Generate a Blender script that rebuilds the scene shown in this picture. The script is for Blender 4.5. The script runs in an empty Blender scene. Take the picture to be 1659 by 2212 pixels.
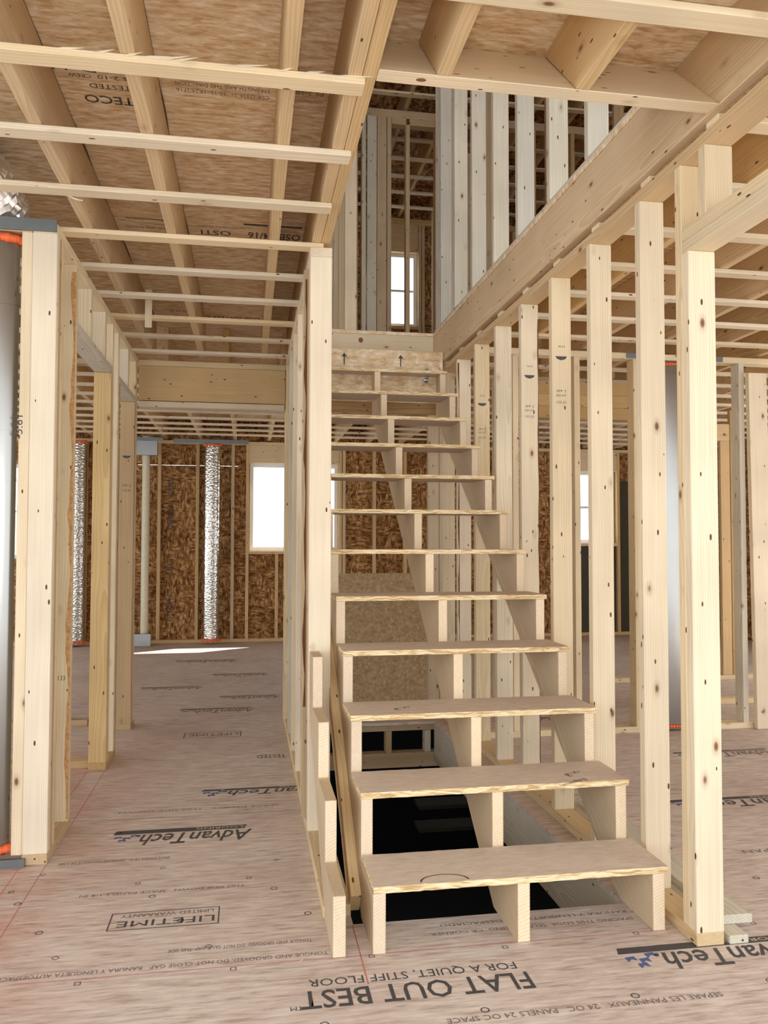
import bpy, bmesh, math, random
from mathutils import Matrix, Vector
random.seed(7)
S = bpy.context.scene
COL = S.collection

# ------------------------------------------------------------------ camera
CAM = Vector((0, 0, 1.1954))
R_ = Vector((0.9859591, -0.1669796, 0.00156791))
U_ = Vector((-0.00784592, -0.03694441, 0.99928652))
F_ = Vector((0.16680254, 0.98526795, 0.03773578))
cd = bpy.data.cameras.new('camera')
cam = bpy.data.objects.new('camera', cd); COL.objects.link(cam)
cam.matrix_world = Matrix(((R_.x, U_.x, -F_.x, CAM.x), (R_.y, U_.y, -F_.y, CAM.y), (R_.z, U_.z, -F_.z, CAM.z), (0, 0, 0, 1)))
cd.sensor_fit = 'HORIZONTAL'; cd.sensor_width = 36.0
cd.lens = 1737.85 * 36.0 / 1659.0
cd.clip_start = 0.05; cd.clip_end = 200
S.camera = cam

# ------------------------------------------------------------------ light
W = bpy.data.worlds.new('daylight'); S.world = W; W.use_nodes = True
bg = W.node_tree.nodes['Background']
bg.inputs[0].default_value = (0.93, 0.97, 1.0, 1); bg.inputs[1].default_value = 2.1
sd = bpy.data.lights.new('sun', 'SUN'); sd.energy = 9.0; sd.angle = math.radians(0.53); sd.color = (1.0, 0.95, 0.86)
sun = bpy.data.objects.new('sun', sd); COL.objects.link(sun)
sun.rotation_euler = Vector((-1.15, -0.75, -1.55)).to_track_quat('-Z', 'Y').to_euler()
# the camera's own flash, a small lamp beside the lens
fd = bpy.data.lights.new('camera_flash', 'AREA'); fd.energy = 9; fd.size = 0.12; fd.color = (1.0, 0.97, 0.92)
fl = bpy.data.objects.new('camera_flash', fd); COL.objects.link(fl)
fl.matrix_world = Matrix.Translation(Vector((0.0, -0.06, 0.09))) @ cam.matrix_world
S.view_settings.view_transform = 'Standard'; S.view_settings.look = 'None'
S.view_settings.exposure = 0.30; S.view_settings.gamma = 1.0
try: S.view_settings.use_curve_mapping = False
except Exception: pass
S.cycles.max_bounces = 10; S.cycles.diffuse_bounces = 6; S.cycles.transparent_max_bounces = 12
S.cycles.caustics_reflective = False; S.cycles.caustics_refractive = False

# ------------------------------------------------------------------ materials
def srgb(r, g, b):
    f = lambda c: (c / 255 / 12.92) if c / 255 <= 0.04045 else ((c / 255 + 0.055) / 1.055) ** 2.4
    return (f(r), f(g), f(b), 1)
def new_mat(name):
    m = bpy.data.materials.new(name); m.use_nodes = True
    nt = m.node_tree
    return m, nt, nt.nodes['Principled BSDF']
def N(nt, t, **kw):
    n = nt.nodes.new(t)
    for k, v in kw.items(): setattr(n, k, v)
    return n
def ramp(nt, stops):
    r = N(nt, 'ShaderNodeValToRGB')
    e = r.color_ramp.elements
    while len(e) < len(stops): e.new(0.5)
    for i, (p, c) in enumerate(stops): e[i].position = p; e[i].color = c
    return r
def wood(name, light, dark, kn=(5.5, 11, 11), kc=(118, 74, 40), ring=0.38, knots=True, rough=0.7, grey=0.0):
    m, nt, b = new_mat(name); L = nt.links.new
    tc = N(nt, 'ShaderNodeTexCoord'); oi = N(nt, 'ShaderNodeObjectInfo')
    off = N(nt, 'ShaderNodeVectorMath', operation='MULTIPLY'); off.inputs[1].default_value = (37.0, 0.10, 0.16)
    cv = N(nt, 'ShaderNodeCombineXYZ')
    L(oi.outputs['Random'], cv.inputs[0])
    w1 = N(nt, 'ShaderNodeMath', operation='MULTIPLY_ADD'); w1.inputs[1].default_value = 7.31; w1.inputs[2].default_value = 0.4
    fr = N(nt, 'ShaderNodeMath', operation='FRACT'); L(oi.outputs['Random'], w1.inputs[0]); L(w1.outputs[0], fr.inputs[0]); L(fr.outputs[0], cv.inputs[1])
    w2 = N(nt, 'ShaderNodeMath', operation='MULTIPLY_ADD'); w2.inputs[1].default_value = 19.7; w2.inputs[2].default_value = 0.3
    fr2 = N(nt, 'ShaderNodeMath', operation='FRACT'); L(oi.outputs['Random'], w2.inputs[0]); L(w2.outputs[0], fr2.inputs[0]); L(fr2.outputs[0], cv.inputs[2])
    L(cv.outputs[0], off.inputs[0])
    ad = N(nt, 'ShaderNodeVectorMath', operation='ADD'); L(tc.outputs['Object'], ad.inputs[0]); L(off.outputs[0], ad.inputs[1])
    # long wobble of the grain
    mpw = N(nt, 'ShaderNodeMapping'); mpw.inputs['Scale'].default_value = (1.3, 5, 5); L(ad.outputs[0], mpw.inputs[0])
    nw = N(nt, 'ShaderNodeTexNoise'); nw.inputs['Scale'].default_value = 1.0; nw.inputs['Detail'].default_value = 2; L(mpw.outputs[0], nw.inputs['Vector'])
    ws = N(nt, 'ShaderNodeVectorMath', operation='MULTIPLY_ADD'); ws.inputs[1].default_value = (0, 0.05, 0.05); L(nw.outputs['Color'], ws.inputs[0]); L(ad.outputs[0], ws.inputs[2])
    mpr = N(nt, 'ShaderNodeMapping'); mpr.inputs['Scale'].default_value = (0.03, 1, 1); L(ws.outputs[0], mpr.inputs[0])
    wv = N(nt, 'ShaderNodeTexWave', wave_type='RINGS', rings_direction='X', wave_profile='SAW')
    wv.inputs['Scale'].default_value = 42; wv.inputs['Distortion'].default_value = 0.6; wv.inputs['Detail'].default_value = 1; L(mpr.outputs[0], wv.inputs['Vector'])
    # fine streaks
    mps = N(nt, 'ShaderNodeMapping'); mps.inputs['Scale'].default_value = (2.5, 90, 90); L(ad.outputs[0], mps.inputs[0])
    ns = N(nt, 'ShaderNodeTexNoise'); ns.inputs['Scale'].default_value = 1.0; ns.inputs['Detail'].default_value = 3; L(mps.outputs[0], ns.inputs['Vector'])
    f1 = N(nt, 'ShaderNodeMath', operation='MULTIPLY'); f1.inputs[1].default_value = ring; L(wv.outputs['Fac'], f1.inputs[0])
    f2 = N(nt, 'ShaderNodeMath', operation='MULTIPLY_ADD'); f2.inputs[1].default_value = 0.55; L(ns.outputs['Fac'], f2.inputs[0]); L(f1.outputs[0], f2.inputs[2])
    rp = ramp(nt, [(0.18, light), (0.85, dark)]); L(f2.outputs[0], rp.inputs[0])
    # broad patches
    npt = N(nt, 'ShaderNodeTexNoise'); npt.inputs['Scale'].default_value = 2.2; L(ad.outputs[0], npt.inputs['Vector'])
    hs = N(nt, 'ShaderNodeHueSaturation'); hs.inputs['Hue'].default_value = 0.506; L(rp.outputs[0], hs.inputs['Color'])
    sv = N(nt, 'ShaderNodeMapRange'); sv.inputs[3].default_value = 0.74; sv.inputs[4].default_value = 1.04; L(fr.outputs[0], sv.inputs[0]); L(sv.outputs[0], hs.inputs['Saturation'])
    vv = N(nt, 'ShaderNodeMapRange'); vv.inputs[1].default_value = 0.3; vv.inputs[2].default_value = 0.7; vv.inputs[3].default_value = 0.88; vv.inputs[4].default_value = 1.06
    L(npt.outputs['Fac'], vv.inputs[0])
    v2 = N(nt, 'ShaderNodeMapRange'); v2.inputs[3].default_value = 0.9; v2.inputs[4].default_value = 1.05; L(fr2.outputs[0], v2.inputs[0])
    vm = N(nt, 'ShaderNodeMath', operation='MULTIPLY'); L(vv.outputs[0], vm.inputs[0]); L(v2.outputs[0], vm.inputs[1]); L(vm.outputs[0], hs.inputs['Value'])
    out = hs.outputs[0]
    if knots:
        mk = N(nt, 'ShaderNodeMapping'); mk.inputs['Scale'].default_value = kn; L(ad.outputs[0], mk.inputs[0])
        vo = N(nt, 'ShaderNodeTexVoronoi'); vo.inputs['Scale'].default_value = 1.0; L(mk.outputs[0], vo.inputs['Vector'])
        sp = N(nt, 'ShaderNodeSeparateColor'); L(vo.outputs['Color'], sp.inputs[0])
        gt = N(nt, 'ShaderNodeMath', operation='GREATER_THAN'); gt.inputs[1].default_value = 0.35; L(sp.outputs[0], gt.inputs[0])
        rr = ramp(nt, [(0.0, (1, 1, 1, 1)), (0.055, (0.9, 0.9, 0.9, 1)), (0.10, (0.25, 0.25, 0.25, 1)), (0.2, (0, 0, 0, 1))]); L(vo.outputs['Distance'], rr.inputs[0])
        mu = N(nt, 'ShaderNodeMath', operation='MULTIPLY'); L(rr.outputs[0], mu.inputs[0]); L(gt.outputs[0], mu.inputs[1])
        mx = N(nt, 'ShaderNodeMix', data_type='RGBA'); L(mu.outputs[0], mx.inputs[0]); L(out, mx.inputs[6]); mx.inputs[7].default_value = srgb(*kc)
        out = mx.outputs[2]
        # nail holes
        mn = N(nt, 'ShaderNodeMapping'); mn.inputs['Scale'].default_value = (9, 24, 24); L(ad.outputs[0], mn.inputs[0])
        vn = N(nt, 'ShaderNodeTexVoronoi'); vn.inputs['Scale'].default_value = 1.0; L(mn.outputs[0], vn.inputs['Vector'])
        ln = N(nt, 'ShaderNodeMath', operation='LESS_THAN'); ln.inputs[1].default_value = 0.09; L(vn.outputs['Distance'], ln.inputs[0])
        mx2 = N(nt, 'ShaderNodeMix', data_type='RGBA'); L(ln.outputs[0], mx2.inputs[0]); L(out, mx2.inputs[6]); mx2.inputs[7].default_value = srgb(96, 68, 44)
        out = mx2.outputs[2]
    L(out, b.inputs['Base Color']); b.inputs['Roughness'].default_value = rough
    b.inputs['Specular IOR Level'].default_value = 0.25
    bp = N(nt, 'ShaderNodeBump'); bp.inputs['Strength'].default_value = 0.12; bp.inputs['Distance'].default_value = 0.002
    L(f2.outputs[0], bp.inputs['Height']); L(bp.outputs[0], b.inputs['Normal'])
    return m
def osb(name, cols, sa, sb, fine=0.25, rough=0.75, bump=0.25, stain=None, fs=(25, 140, 60), chalk=False, vk=0.4):
    """pressed strand board: two layers of long flakes; sa / sb are the flake scales per axis"""
    m, nt, b = new_mat(name); L = nt.links.new
    tc = N(nt, 'ShaderNodeTexCoord')
    nd = N(nt, 'ShaderNodeTexNoise'); nd.inputs['Scale'].default_value = 9; nd.inputs['Detail'].default_value = 2; L(tc.outputs['Object'], nd.inputs['Vector'])
    md = N(nt, 'ShaderNodeVectorMath', operation='MULTIPLY_ADD'); md.inputs[1].default_value = (0.05, 0.05, 0.05); L(nd.outputs['Color'], md.inputs[0]); L(tc.outputs['Object'], md.inputs[2])
    vals = []
    for s, rz in ((sa, 0.35), (sb, -0.5)):
        mp = N(nt, 'ShaderNodeMapping'); mp.inputs['Scale'].default_value = s; mp.inputs['Rotation'].default_value = (rz, rz * 0.4, rz); L(md.outputs[0], mp.inputs[0])
        v = N(nt, 'ShaderNodeTexVoronoi'); v.inputs['Scale'].default_value = 1.0; L(mp.outputs[0], v.inputs['Vector'])
        sp = N(nt, 'ShaderNodeSeparateColor'); L(v.outputs['Color'], sp.inputs[0]); vals.append(sp.outputs[0])
    nm = N(nt, 'ShaderNodeTexNoise'); nm.inputs['Scale'].default_value = 7; L(tc.outputs['Object'], nm.inputs['Vector'])
    st = N(nt, 'ShaderNodeMapRange'); st.inputs[1].default_value = 0.46; st.inputs[2].default_value = 0.54; L(nm.outputs['Fac'], st.inputs[0])
    mx = N(nt, 'ShaderNodeMix', data_type='FLOAT'); L(st.outputs[0], mx.inputs[0]); L(vals[0], mx.inputs[2]); L(vals[1], mx.inputs[3])
    mf = N(nt, 'ShaderNodeMapping'); mf.inputs['Scale'].default_value = fs; mf.inputs['Rotation'].default_value = (0.05, 0.05, 0.12); L(tc.outputs['Object'], mf.inputs[0])
    nf = N(nt, 'ShaderNodeTexNoise'); nf.inputs['Scale'].default_value = 1.0; nf.inputs['Detail'].default_value = 5; nf.inputs['Roughness'].default_value = 0.65; L(mf.outputs[0], nf.inputs['Vector'])
    a2 = N(nt, 'ShaderNodeMath', operation='SUBTRACT'); L(nf.outputs['Fac'], a2.inputs[0]); a2.inputs[1].default_value = 0.5
    a3 = N(nt, 'ShaderNodeMath', operation='MULTIPLY_ADD'); L(a2.outputs[0], a3.inputs[0]); a3.inputs[1].default_value = fine * 4
    vw = N(nt, 'ShaderNodeMath', operation='MULTIPLY_ADD'); vw.inputs[1].default_value = vk; vw.inputs[2].default_value = 0.5 - vk / 2; L(mx.outputs[0], vw.inputs[0]); L(vw.outputs[0], a3.inputs[2])
    k = len(cols); rp = ramp(nt, [(0.08 + 0.84 * i / (k - 1), c) for i, c in enumerate(cols)]); L(a3.outputs[0], rp.inputs[0])
    out = rp.outputs[0]
    if stain:
        nb = N(nt, 'ShaderNodeTexNoise'); nb.inputs['Scale'].default_value = 1.3; nb.inputs['Detail'].default_value = 4; L(tc.outputs['Object'], nb.inputs['Vector'])
        sr = N(nt, 'ShaderNodeMapRange'); sr.inputs[1].default_value = 0.45; sr.inputs[2].default_value = 0.7; sr.inputs[4].default_value = stain[1]; L(nb.outputs['Fac'], sr.inputs[0])
        ms = N(nt, 'ShaderNodeMix', data_type='RGBA', blend_type='MULTIPLY'); L(sr.outputs[0], ms.inputs[0]); L(out, ms.inputs[6]); ms.inputs[7].default_value = stain[0]
        out = ms.outputs[2]
    if chalk:
        sx = N(nt, 'ShaderNodeSeparateXYZ'); L(tc.outputs['Object'], sx.inputs[0])
        a_ = N(nt, 'ShaderNodeMath', operation='ADD'); a_.inputs[1].default_value = 0.86; L(sx.outputs[0], a_.inputs[0])
        ab = N(nt, 'ShaderNodeMath', operation='ABSOLUTE'); L(a_.outputs[0], ab.inputs[0])
        m1 = N(nt, 'ShaderNodeMapRange'); m1.inputs[1].default_value = 0.55; m1.inputs[2].default_value = 0.0; L(ab.outputs[0], m1.inputs[0])
        m2 = N(nt, 'ShaderNodeMapRange'); m2.inputs[1].default_value = 5.4; m2.inputs[2].default_value = 4.2; L(sx.outputs[1], m2.inputs[0])
        n5 = N(nt, 'ShaderNodeTexNoise'); n5.inputs['Scale'].default_value = 5; n5.inputs['Detail'].default_value = 6; L(tc.outputs['Object'], n5.inputs['Vector'])
        m5 = N(nt, 'ShaderNodeMapRange'); m5.inputs[1].default_value = 0.3; m5.inputs[2].default_value = 0.7; L(n5.outputs['Fac'], m5.inputs[0])
        q1 = N(nt, 'ShaderNodeMath', operation='MULTIPLY'); L(m1.outputs[0], q1.inputs[0]); L(m2.outputs[0], q1.inputs[1])
        q2 = N(nt, 'ShaderNodeMath', operation='MULTIPLY'); L(q1.outputs[0], q2.inputs[0]); L(m5.outputs[0], q2.inputs[1])
        q3 = N(nt, 'ShaderNodeMath', operation='MULTIPLY'); L(q2.outputs[0], q3.inputs[0]); q3.inputs[1].default_value = 0.7
        mc = N(nt, 'ShaderNodeMix', data_type='RGBA', blend_type='MULTIPLY'); L(q3.outputs[0], mc.inputs[0]); L(out, mc.inputs[6]); mc.inputs[7].default_value = srgb(240, 176, 164)
        out = mc.outputs[2]
    L(out, b.inputs['Base Color']); b.inputs['Roughness'].default_value = rough; b.inputs['Specular IOR Level'].default_value = 0.2
    bp = N(nt, 'ShaderNodeBump'); bp.inputs['Strength'].default_value = bump; bp.inputs['Distance'].default_value = 0.001
    L(a3.outputs[0], bp.inputs['Height']); L(bp.outputs[0], b.inputs['Normal'])
    return m
def plain(name, c, rough=0.6, metal=0.0, nscale=30, amount=0.12, bump=0.0, bscale=30):
    m, nt, b = new_mat(name); L = nt.links.new
    tc = N(nt, 'ShaderNodeTexCoord')
    n = N(nt, 'ShaderNodeTexNoise'); n.inputs['Scale'].default_value = nscale; n.inputs['Detail'].default_value = 3; L(tc.outputs['Object'], n.inputs['Vector'])
    hs = N(nt, 'ShaderNodeHueSaturation'); hs.inputs['Color'].default_value = c
    mr = N(nt, 'ShaderNodeMapRange'); mr.inputs[3].default_value = 1 - amount; mr.inputs[4].default_value = 1 + amount; L(n.outputs['Fac'], mr.inputs[0]); L(mr.outputs[0], hs.inputs['Value'])
    L(hs.outputs[0], b.inputs['Base Color']); b.inputs['Roughness'].default_value = rough; b.inputs['Metallic'].default_value = metal
    if bump:
        v = N(nt, 'ShaderNodeTexVoronoi'); v.inputs['Scale'].default_value = bscale; L(tc.outputs['Object'], v.inputs['Vector'])
        bp = N(nt, 'ShaderNodeBump'); bp.inputs['Strength'].default_value = bump; bp.inputs['Distance'].default_value = 0.004; L(v.outputs['Distance'], bp.inputs['Height']); L(bp.outputs[0], b.inputs['Normal'])
    return m
def glass_mat():
    m = bpy.data.materials.new('window_glass'); m.use_nodes = True; nt = m.node_tree
    for n in list(nt.nodes): nt.nodes.remove(n)
    o = N(nt, 'ShaderNodeOutputMaterial'); t = N(nt, 'ShaderNodeBsdfTransparent'); g = N(nt, 'ShaderNodeBsdfGlossy'); g.inputs['Roughness'].default_value = 0.02
    mx = N(nt, 'ShaderNodeMixShader'); mx.inputs[0].default_value = 0.05; nt.links.new(t.outputs[0], mx.inputs[1]); nt.links.new(g.outputs[0], mx.inputs[2]); nt.links.new(mx.outputs[0], o.inputs[0])
    return m
M = dict(
    stud=wood('spruce_lumber', srgb(236, 216, 180), srgb(212, 184, 142), ring=0.35),
    warm=wood('spruce_lumber_warm', srgb(232, 202, 152), srgb(204, 166, 114)),
    pale=wood('spruce_lumber_pale', srgb(238, 224, 198), srgb(218, 194, 158)),
    white=wood('weathered_or_daylit_lumber', srgb(222, 216, 200), srgb(192, 180, 158)),  # on the upper wall studs this grey white stands in for daylight
    joist=wood('joist_lumber', srgb(228, 196, 148), srgb(196, 154, 102), ring=0.4),
    brown=wood('tan_lumber', srgb(210, 178, 132), srgb(176, 138, 96), ring=0.4),
    stringer=wood('stringer_lumber', srgb(226, 204, 172), srgb(200, 172, 138), ring=0.5, knots=False),
    lvl=wood('plywood_face', srgb(226, 190, 134), srgb(202, 158, 98), ring=0.3, kn=(2.6, 5, 5), kc=(160, 112, 60)),
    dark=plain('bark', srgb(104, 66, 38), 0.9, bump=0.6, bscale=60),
    floor=osb('floor_panel', [srgb(182, 164, 154), srgb(205, 191, 181), srgb(214, 202, 193), srgb(224, 215, 207)], (10, 60, 9), (16, 80, 9), fine=0.7, rough=0.6, stain=(srgb(226, 213, 211), 0.5), fs=(9, 75, 60), chalk=True, vk=0.25),
    tread=osb('tread_board', [srgb(200, 183, 166), srgb(211, 196, 180), srgb(220, 206, 192)], (12, 60, 60), (18, 60, 60), fine=0.5, fs=(20, 90, 60), vk=0.3),
    edge=osb('tread_edge', [srgb(190, 158, 110), srgb(232, 208, 164), srgb(244, 228, 192)], (9, 40, 160), (14, 40, 220), fine=0.4, bump=0.5, fs=(25, 60, 340), vk=0.9),
    deck=osb('ceiling_panel', [srgb(202, 168, 126), srgb(222, 196, 158), srgb(233, 212, 180), srgb(246, 234, 214)], (16, 70, 9), (20, 50, 9), fine=0.62, fs=(14, 60, 40), vk=0.45),
    back=osb('wall_sheathing', [srgb(98, 64, 32), srgb(144, 102, 58), srgb(174, 130, 82), srgb(214, 174, 122)], (60, 20, 16), (20, 20, 70), fine=0.4, stain=(srgb(180, 150, 118), 0.5), fs=(22, 20, 22), vk=0.8),
    panel=osb('guard_panel', [srgb(150, 126, 94), srgb(172, 148, 114), srgb(192, 168, 134)], (60, 20, 50), (50, 20, 70), fine=0.5, fs=(50, 30, 50), vk=0.4),
    endgrain=wood('end_grain', srgb(244, 226, 200), srgb(226, 196, 160), ring=0.5, knots=False),
    metal=plain('galvanized_steel', srgb(168, 172, 174), 0.34, 0.95, bump=0.02, bscale=25),
    duct=plain('duct_steel', srgb(158, 156, 152), 0.24, 1.0, nscale=4, amount=0.1),
    plate=plain('bracket_steel', srgb(128, 136, 140), 0.45, 0.8),
    foil=plain('foil_wrap', srgb(208, 206, 200), 0.22, 1.0, bump=0.75, bscale=45),
    crinkle=plain('crinkled_foil', srgb(232, 230, 226), 0.3, 0.8, bump=1.0, bscale=16),
    foam=plain('orange_foam', srgb(240, 112, 62), 0.6, bump=0.3, bscale=20),
    pvc=plain('pale_pipe', srgb(222, 216, 188), 0.4),
    vinyl=plain('white_vinyl', srgb(238, 238, 236), 0.35, amount=0.03),
    ink=plain('black_ink', srgb(74, 72, 74), 0.7, nscale=90, amount=0.35),
    inkp=plain('faded_ink', srgb(118, 106, 102), 0.7, nscale=90, amount=0.3),
    blue=plain('blue_ink', srgb(82, 100, 148), 0.7, nscale=90, amount=0.3),
    red=plain('red_chalk', srgb(196, 110, 98), 0.9, nscale=60, amount=0.3),
    seam=plain('panel_joint', srgb(214, 198, 172), 0.8),
    gap=plain('glue_line', srgb(86, 74, 58), 0.9),
    concrete=plain('painted_shade_concrete', srgb(34, 34, 38), 0.85),  # near-black colour stands in for the unlit basement
    slab=plain('basement_slab', srgb(40, 40, 42), 0.9),  # basement darkness put into the slab colour as well
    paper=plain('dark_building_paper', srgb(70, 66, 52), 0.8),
    siding=plain('outside_siding', srgb(190, 188, 180), 0.8),
    barkl=plain('orange_bark', srgb(196, 150, 98), 0.9, nscale=70, amount=0.7, bump=0.6, bscale=60),
    knotm=plain('knot_wood', srgb(136, 88, 58), 0.8, nscale=120, amount=0.35),
    glass=glass_mat(),
)

# ------------------------------------------------------------------ helpers
def tag(o, label=None, cat=None, group=None, kind=None):
    if label: o['label'] = label
    if cat: o['category'] = cat
    if group: o['group'] = group
    if kind: o['kind'] = kind
    return o
def linv(o):
    bpy.context.view_layer.update()
    return o.matrix_local.inverted()
_cache = {}
def box_mesh(lx, ly, lz, mat, bev=0.0025):
    key = (round(lx, 4), round(ly, 4), round(lz, 4), mat, bev)
    if key in _cache: return _cache[key]
    bm = bmesh.new(); bmesh.ops.create_cube(bm, size=1.0)
    for v in bm.verts: v.co = Vector((v.co.x * lx, v.co.y * ly, v.co.z * lz))
    if bev and min(lx, ly, lz) > bev * 3:
        bmesh.ops.bevel(bm, geom=bm.edges[:], offset=bev, segments=1, affect='EDGES')
    me = bpy.data.meshes.new('board_mesh'); bm.to_mesh(me); bm.free(); me.materials.append(M[mat])
    _cache[key] = me
    return me
AX = {'x': Matrix.Identity(3), 'y': Matrix(((0, -1, 0), (1, 0, 0), (0, 0, 1))), 'z': Matrix(((0, 0, -1), (0, 1, 0), (1, 0, 0)))}
def board(name, x0, x1, y0, y1, z0, z1, axis, mat='stud', label=None, cat=None, group=None, parent=None, kind=None, bev=0.0025, tilt=0):
    dx, dy, dz = x1 - x0, y1 - y0, z1 - z0
    d = {'x': (dx, dy, dz), 'y': (dy, dx, dz), 'z': (dz, dy, dx)}[axis]
    o = bpy.data.objects.new(name, box_mesh(*d, mat, bev)); COL.objects.link(o)
    c = Vector(((x0 + x1) / 2, (y0 + y1) / 2, (z0 + z1) / 2))
    if parent is not None: c -= parent_loc(parent); o.parent = parent
    mt = AX[axis].to_4x4()
    if tilt: mt = Matrix.Rotation(tilt, 4, 'Y') @ mt
    o.matrix_local = Matrix.Translation(c) @ mt
    return tag(o, label, cat, group, kind)
def parent_loc(p): return p.location.copy()
def empty(name, loc, label, cat, group=None, kind=None):
    o = bpy.data.objects.new(name, None); COL.objects.link(o); o.location = loc; o.empty_display_size = 0.1
    return tag(o, label, cat, group, kind)
def boxes_obj(name, boxes, mat, parent=None, bev=0, **kw):
    bm = bmesh.new()
    for (x0, x1, y0, y1, z0, z1) in boxes:
        r = bmesh.ops.create_cube(bm, size=1.0)
        for v in r['verts']: v.co = Vector(((x0 + x1) / 2 + v.co.x * (x1 - x0), (y0 + y1) / 2 + v.co.y * (y1 - y0), (z0 + z1) / 2 + v.co.z * (z1 - z0)))
    return bm_obj(name, bm, mat, parent, **kw)
def bm_obj(name, bm, mat, parent=None, smooth=False, label=None, cat=None, group=None, kind=None, world=True):
    if parent is not None and world:
        pl = parent_loc(parent)
        for v in bm.verts: v.co -= pl
    me = bpy.data.meshes.new(name + '_mesh'); bm.normal_update(); bm.to_mesh(me); bm.free()
    for mm in (mat if isinstance(mat, (list, tuple)) else [mat]): me.materials.append(M[mm])
    if smooth:
        for p in me.polygons: p.use_smooth = True
    o = bpy.data.objects.new(name, me); COL.objects.link(o)
    if parent is not None: o.parent = parent
    return tag(o, label, cat, group, kind)
def prism_x(profile, x0, x1, bm=None):
    """profile: list of (y,z), extruded from x0 to x1"""
    bm = bm or bmesh.new()
    a = [bm.verts.new((x0, y, z)) for y, z in profile]; b = [bm.verts.new((x1, y, z)) for y, z in profile]
    bm.faces.new(a); bm.faces.new(b[::-1]); n = len(a)
    for i in range(n): bm.faces.new((a[i], b[i], b[(i + 1) % n], a[(i + 1) % n]))
    bmesh.ops.recalc_face_normals(bm, faces=bm.faces[:])
    return bm
def tube_bm(cx, cy, z0, z1, rx, ry, seg=32, wob=0.0, rings=None, bm=None):
    bm = bm or bmesh.new(); rings = rings or 2; prev = None
    for k in range(rings):
        z = z0 + (z1 - z0) * k / (rings - 1)
        ring = []
        for i in range(seg):
            a = 2 * math.pi * i / seg; w = 1 + random.uniform(-wob, wob)
            ring.append(bm.verts.new((cx + rx * w * math.cos(a), cy + ry * w * math.sin(a), z)))
        if prev:
            for i in range(seg): bm.faces.new((prev[i], prev[(i + 1) % seg], ring[(i + 1) % seg], ring[i]))
        prev = ring
    return bm
def blob_bm(pts, r, bm=None, wob=0.25):
    bm = bm or bmesh.new()
    for p in pts:
        q = bmesh.ops.create_icosphere(bm, subdivisions=2, radius=r * random.uniform(0.75, 1.2), matrix=Matrix.Translation(Vector(p)))
        for v in q['verts']: v.co += Vector((random.uniform(-1, 1), random.uniform(-1, 1), random.uniform(-1, 1))) * r * wob * 0.3
    return bm
ORD = ['first', 'second', 'third', 'fourth', 'fifth', 'sixth', 'seventh', 'eighth', 'ninth', 'tenth', 'eleventh', 'twelfth', 'thirteenth', 'fourteenth',
       'fifteenth', 'sixteenth', 'seventeenth', 'eighteenth', 'nineteenth', 'twentieth']
def ordw(i): return ORD[i] if i < 20 else 'twenty-' + ORD[i - 20]
def text(s, x, y, z, height, parent, mat='ink', width=None, rot=math.pi, shear=0.0, name='printed_lettering', normal='up', bold=0.0):
    """flat printed text; (x,y,z) is the corner where the text starts, baseline; normal up (floor), down (ceiling), front (faces -Y)"""
    cu = bpy.data.curves.new('t', 'FONT'); cu.body = s; cu.size = 1.0; cu.shear = shear; cu.offset = bold; cu.resolution_u = 2
    t = bpy.data.objects.new('t', cu); COL.objects.link(t)
    dg = bpy.context.evaluated_depsgraph_get(); dg.update()
    me = bpy.data.meshes.new_from_object(t.evaluated_get(dg))
    bpy.data.objects.remove(t); bpy.data.curves.remove(cu)
    xs = [v.co.x for v in me.vertices]; ys = [v.co.y for v in me.vertices]
    w = max(xs) - min(xs); h = max(ys) - min(0, 0)
    sy = height / 0.72; sx = (width / w) if width else sy
    for v in me.vertices: v.co.x = (v.co.x - min(xs)) * sx; v.co.y *= sy; v.co.z = 0
    me.materials.clear(); me.materials.append(M[mat])
    if normal == 'up': m3 = Matrix.Rotation(rot, 4, 'Z')
    elif normal == 'down': m3 = Matrix.Rotation(rot, 4, 'Z') @ Matrix.Rotation(math.pi, 4, 'X')
    else: m3 = Matrix.Rotation(math.pi / 2, 4, 'X') @ Matrix.Rotation(rot, 4, 'Z')
    o = bpy.data.objects.new(name, me); COL.objects.link(o)
    loc = Vector((x, y, z))
    if parent is not None:
        o.parent = parent; mw = linv(parent) @ (Matrix.Translation(loc) @ m3)
        o.matrix_local = mw
    else: o.matrix_local = Matrix.Translation(loc) @ m3
    return o
def flat_poly(name, pts, z, mat, parent):
    bm = bmesh.new(); bm.faces.new([bm.verts.new((x, y, z)) for x, y in pts])
    o = bm_obj(name, bm, mat, parent)
    return o

ZT, ZP, ZJ, ZD, ZF = 2.373, 2.411, 2.430, 2.667, 2.690   # stud top, plate top, joist bottom, joist top, upper floor
T = 0.038; WD = 0.089; SP = 0.4064

# ================================================================== structure
HX0, HX1, HY0, HY1 = 0.335, 1.24, 2.545, 5.305
floor = boxes_obj('floor', [(-4.6, 6.1, -2.5, HY0, -0.018, 0), (-4.6, HX0, HY0, HY1, -0.018, 0), (HX1, 6.1, HY0, HY1, -0.018, 0), (-4.6, 6.1, HY1, 9.95, -0.018, 0)], 'floor', kind='structure')
OX0, OX1, OY0, OY1 = 0.329, 1.30, 2.32, 5.57
def sheets(x0, x1, y0, y1, z0, z1, off=0.0):
    out = []; y = y0
    while y < y1 - 0.01:
        nx = (math.floor((y - off) / 1.22 + 1e-6) + 1) * 1.22 + off
        e = min(nx, y1); out.append((x0, x1, y, e - (0.004 if e < y1 else 0), z0, z1)); y = e
    return out
cb = []
cb += sheets(-4.6, OX0, -0.3, 9.95, ZD, ZF, 0.75) + sheets(OX1, 6.1, -0.3, 9.95, ZD, ZF, 0.75)
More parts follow.
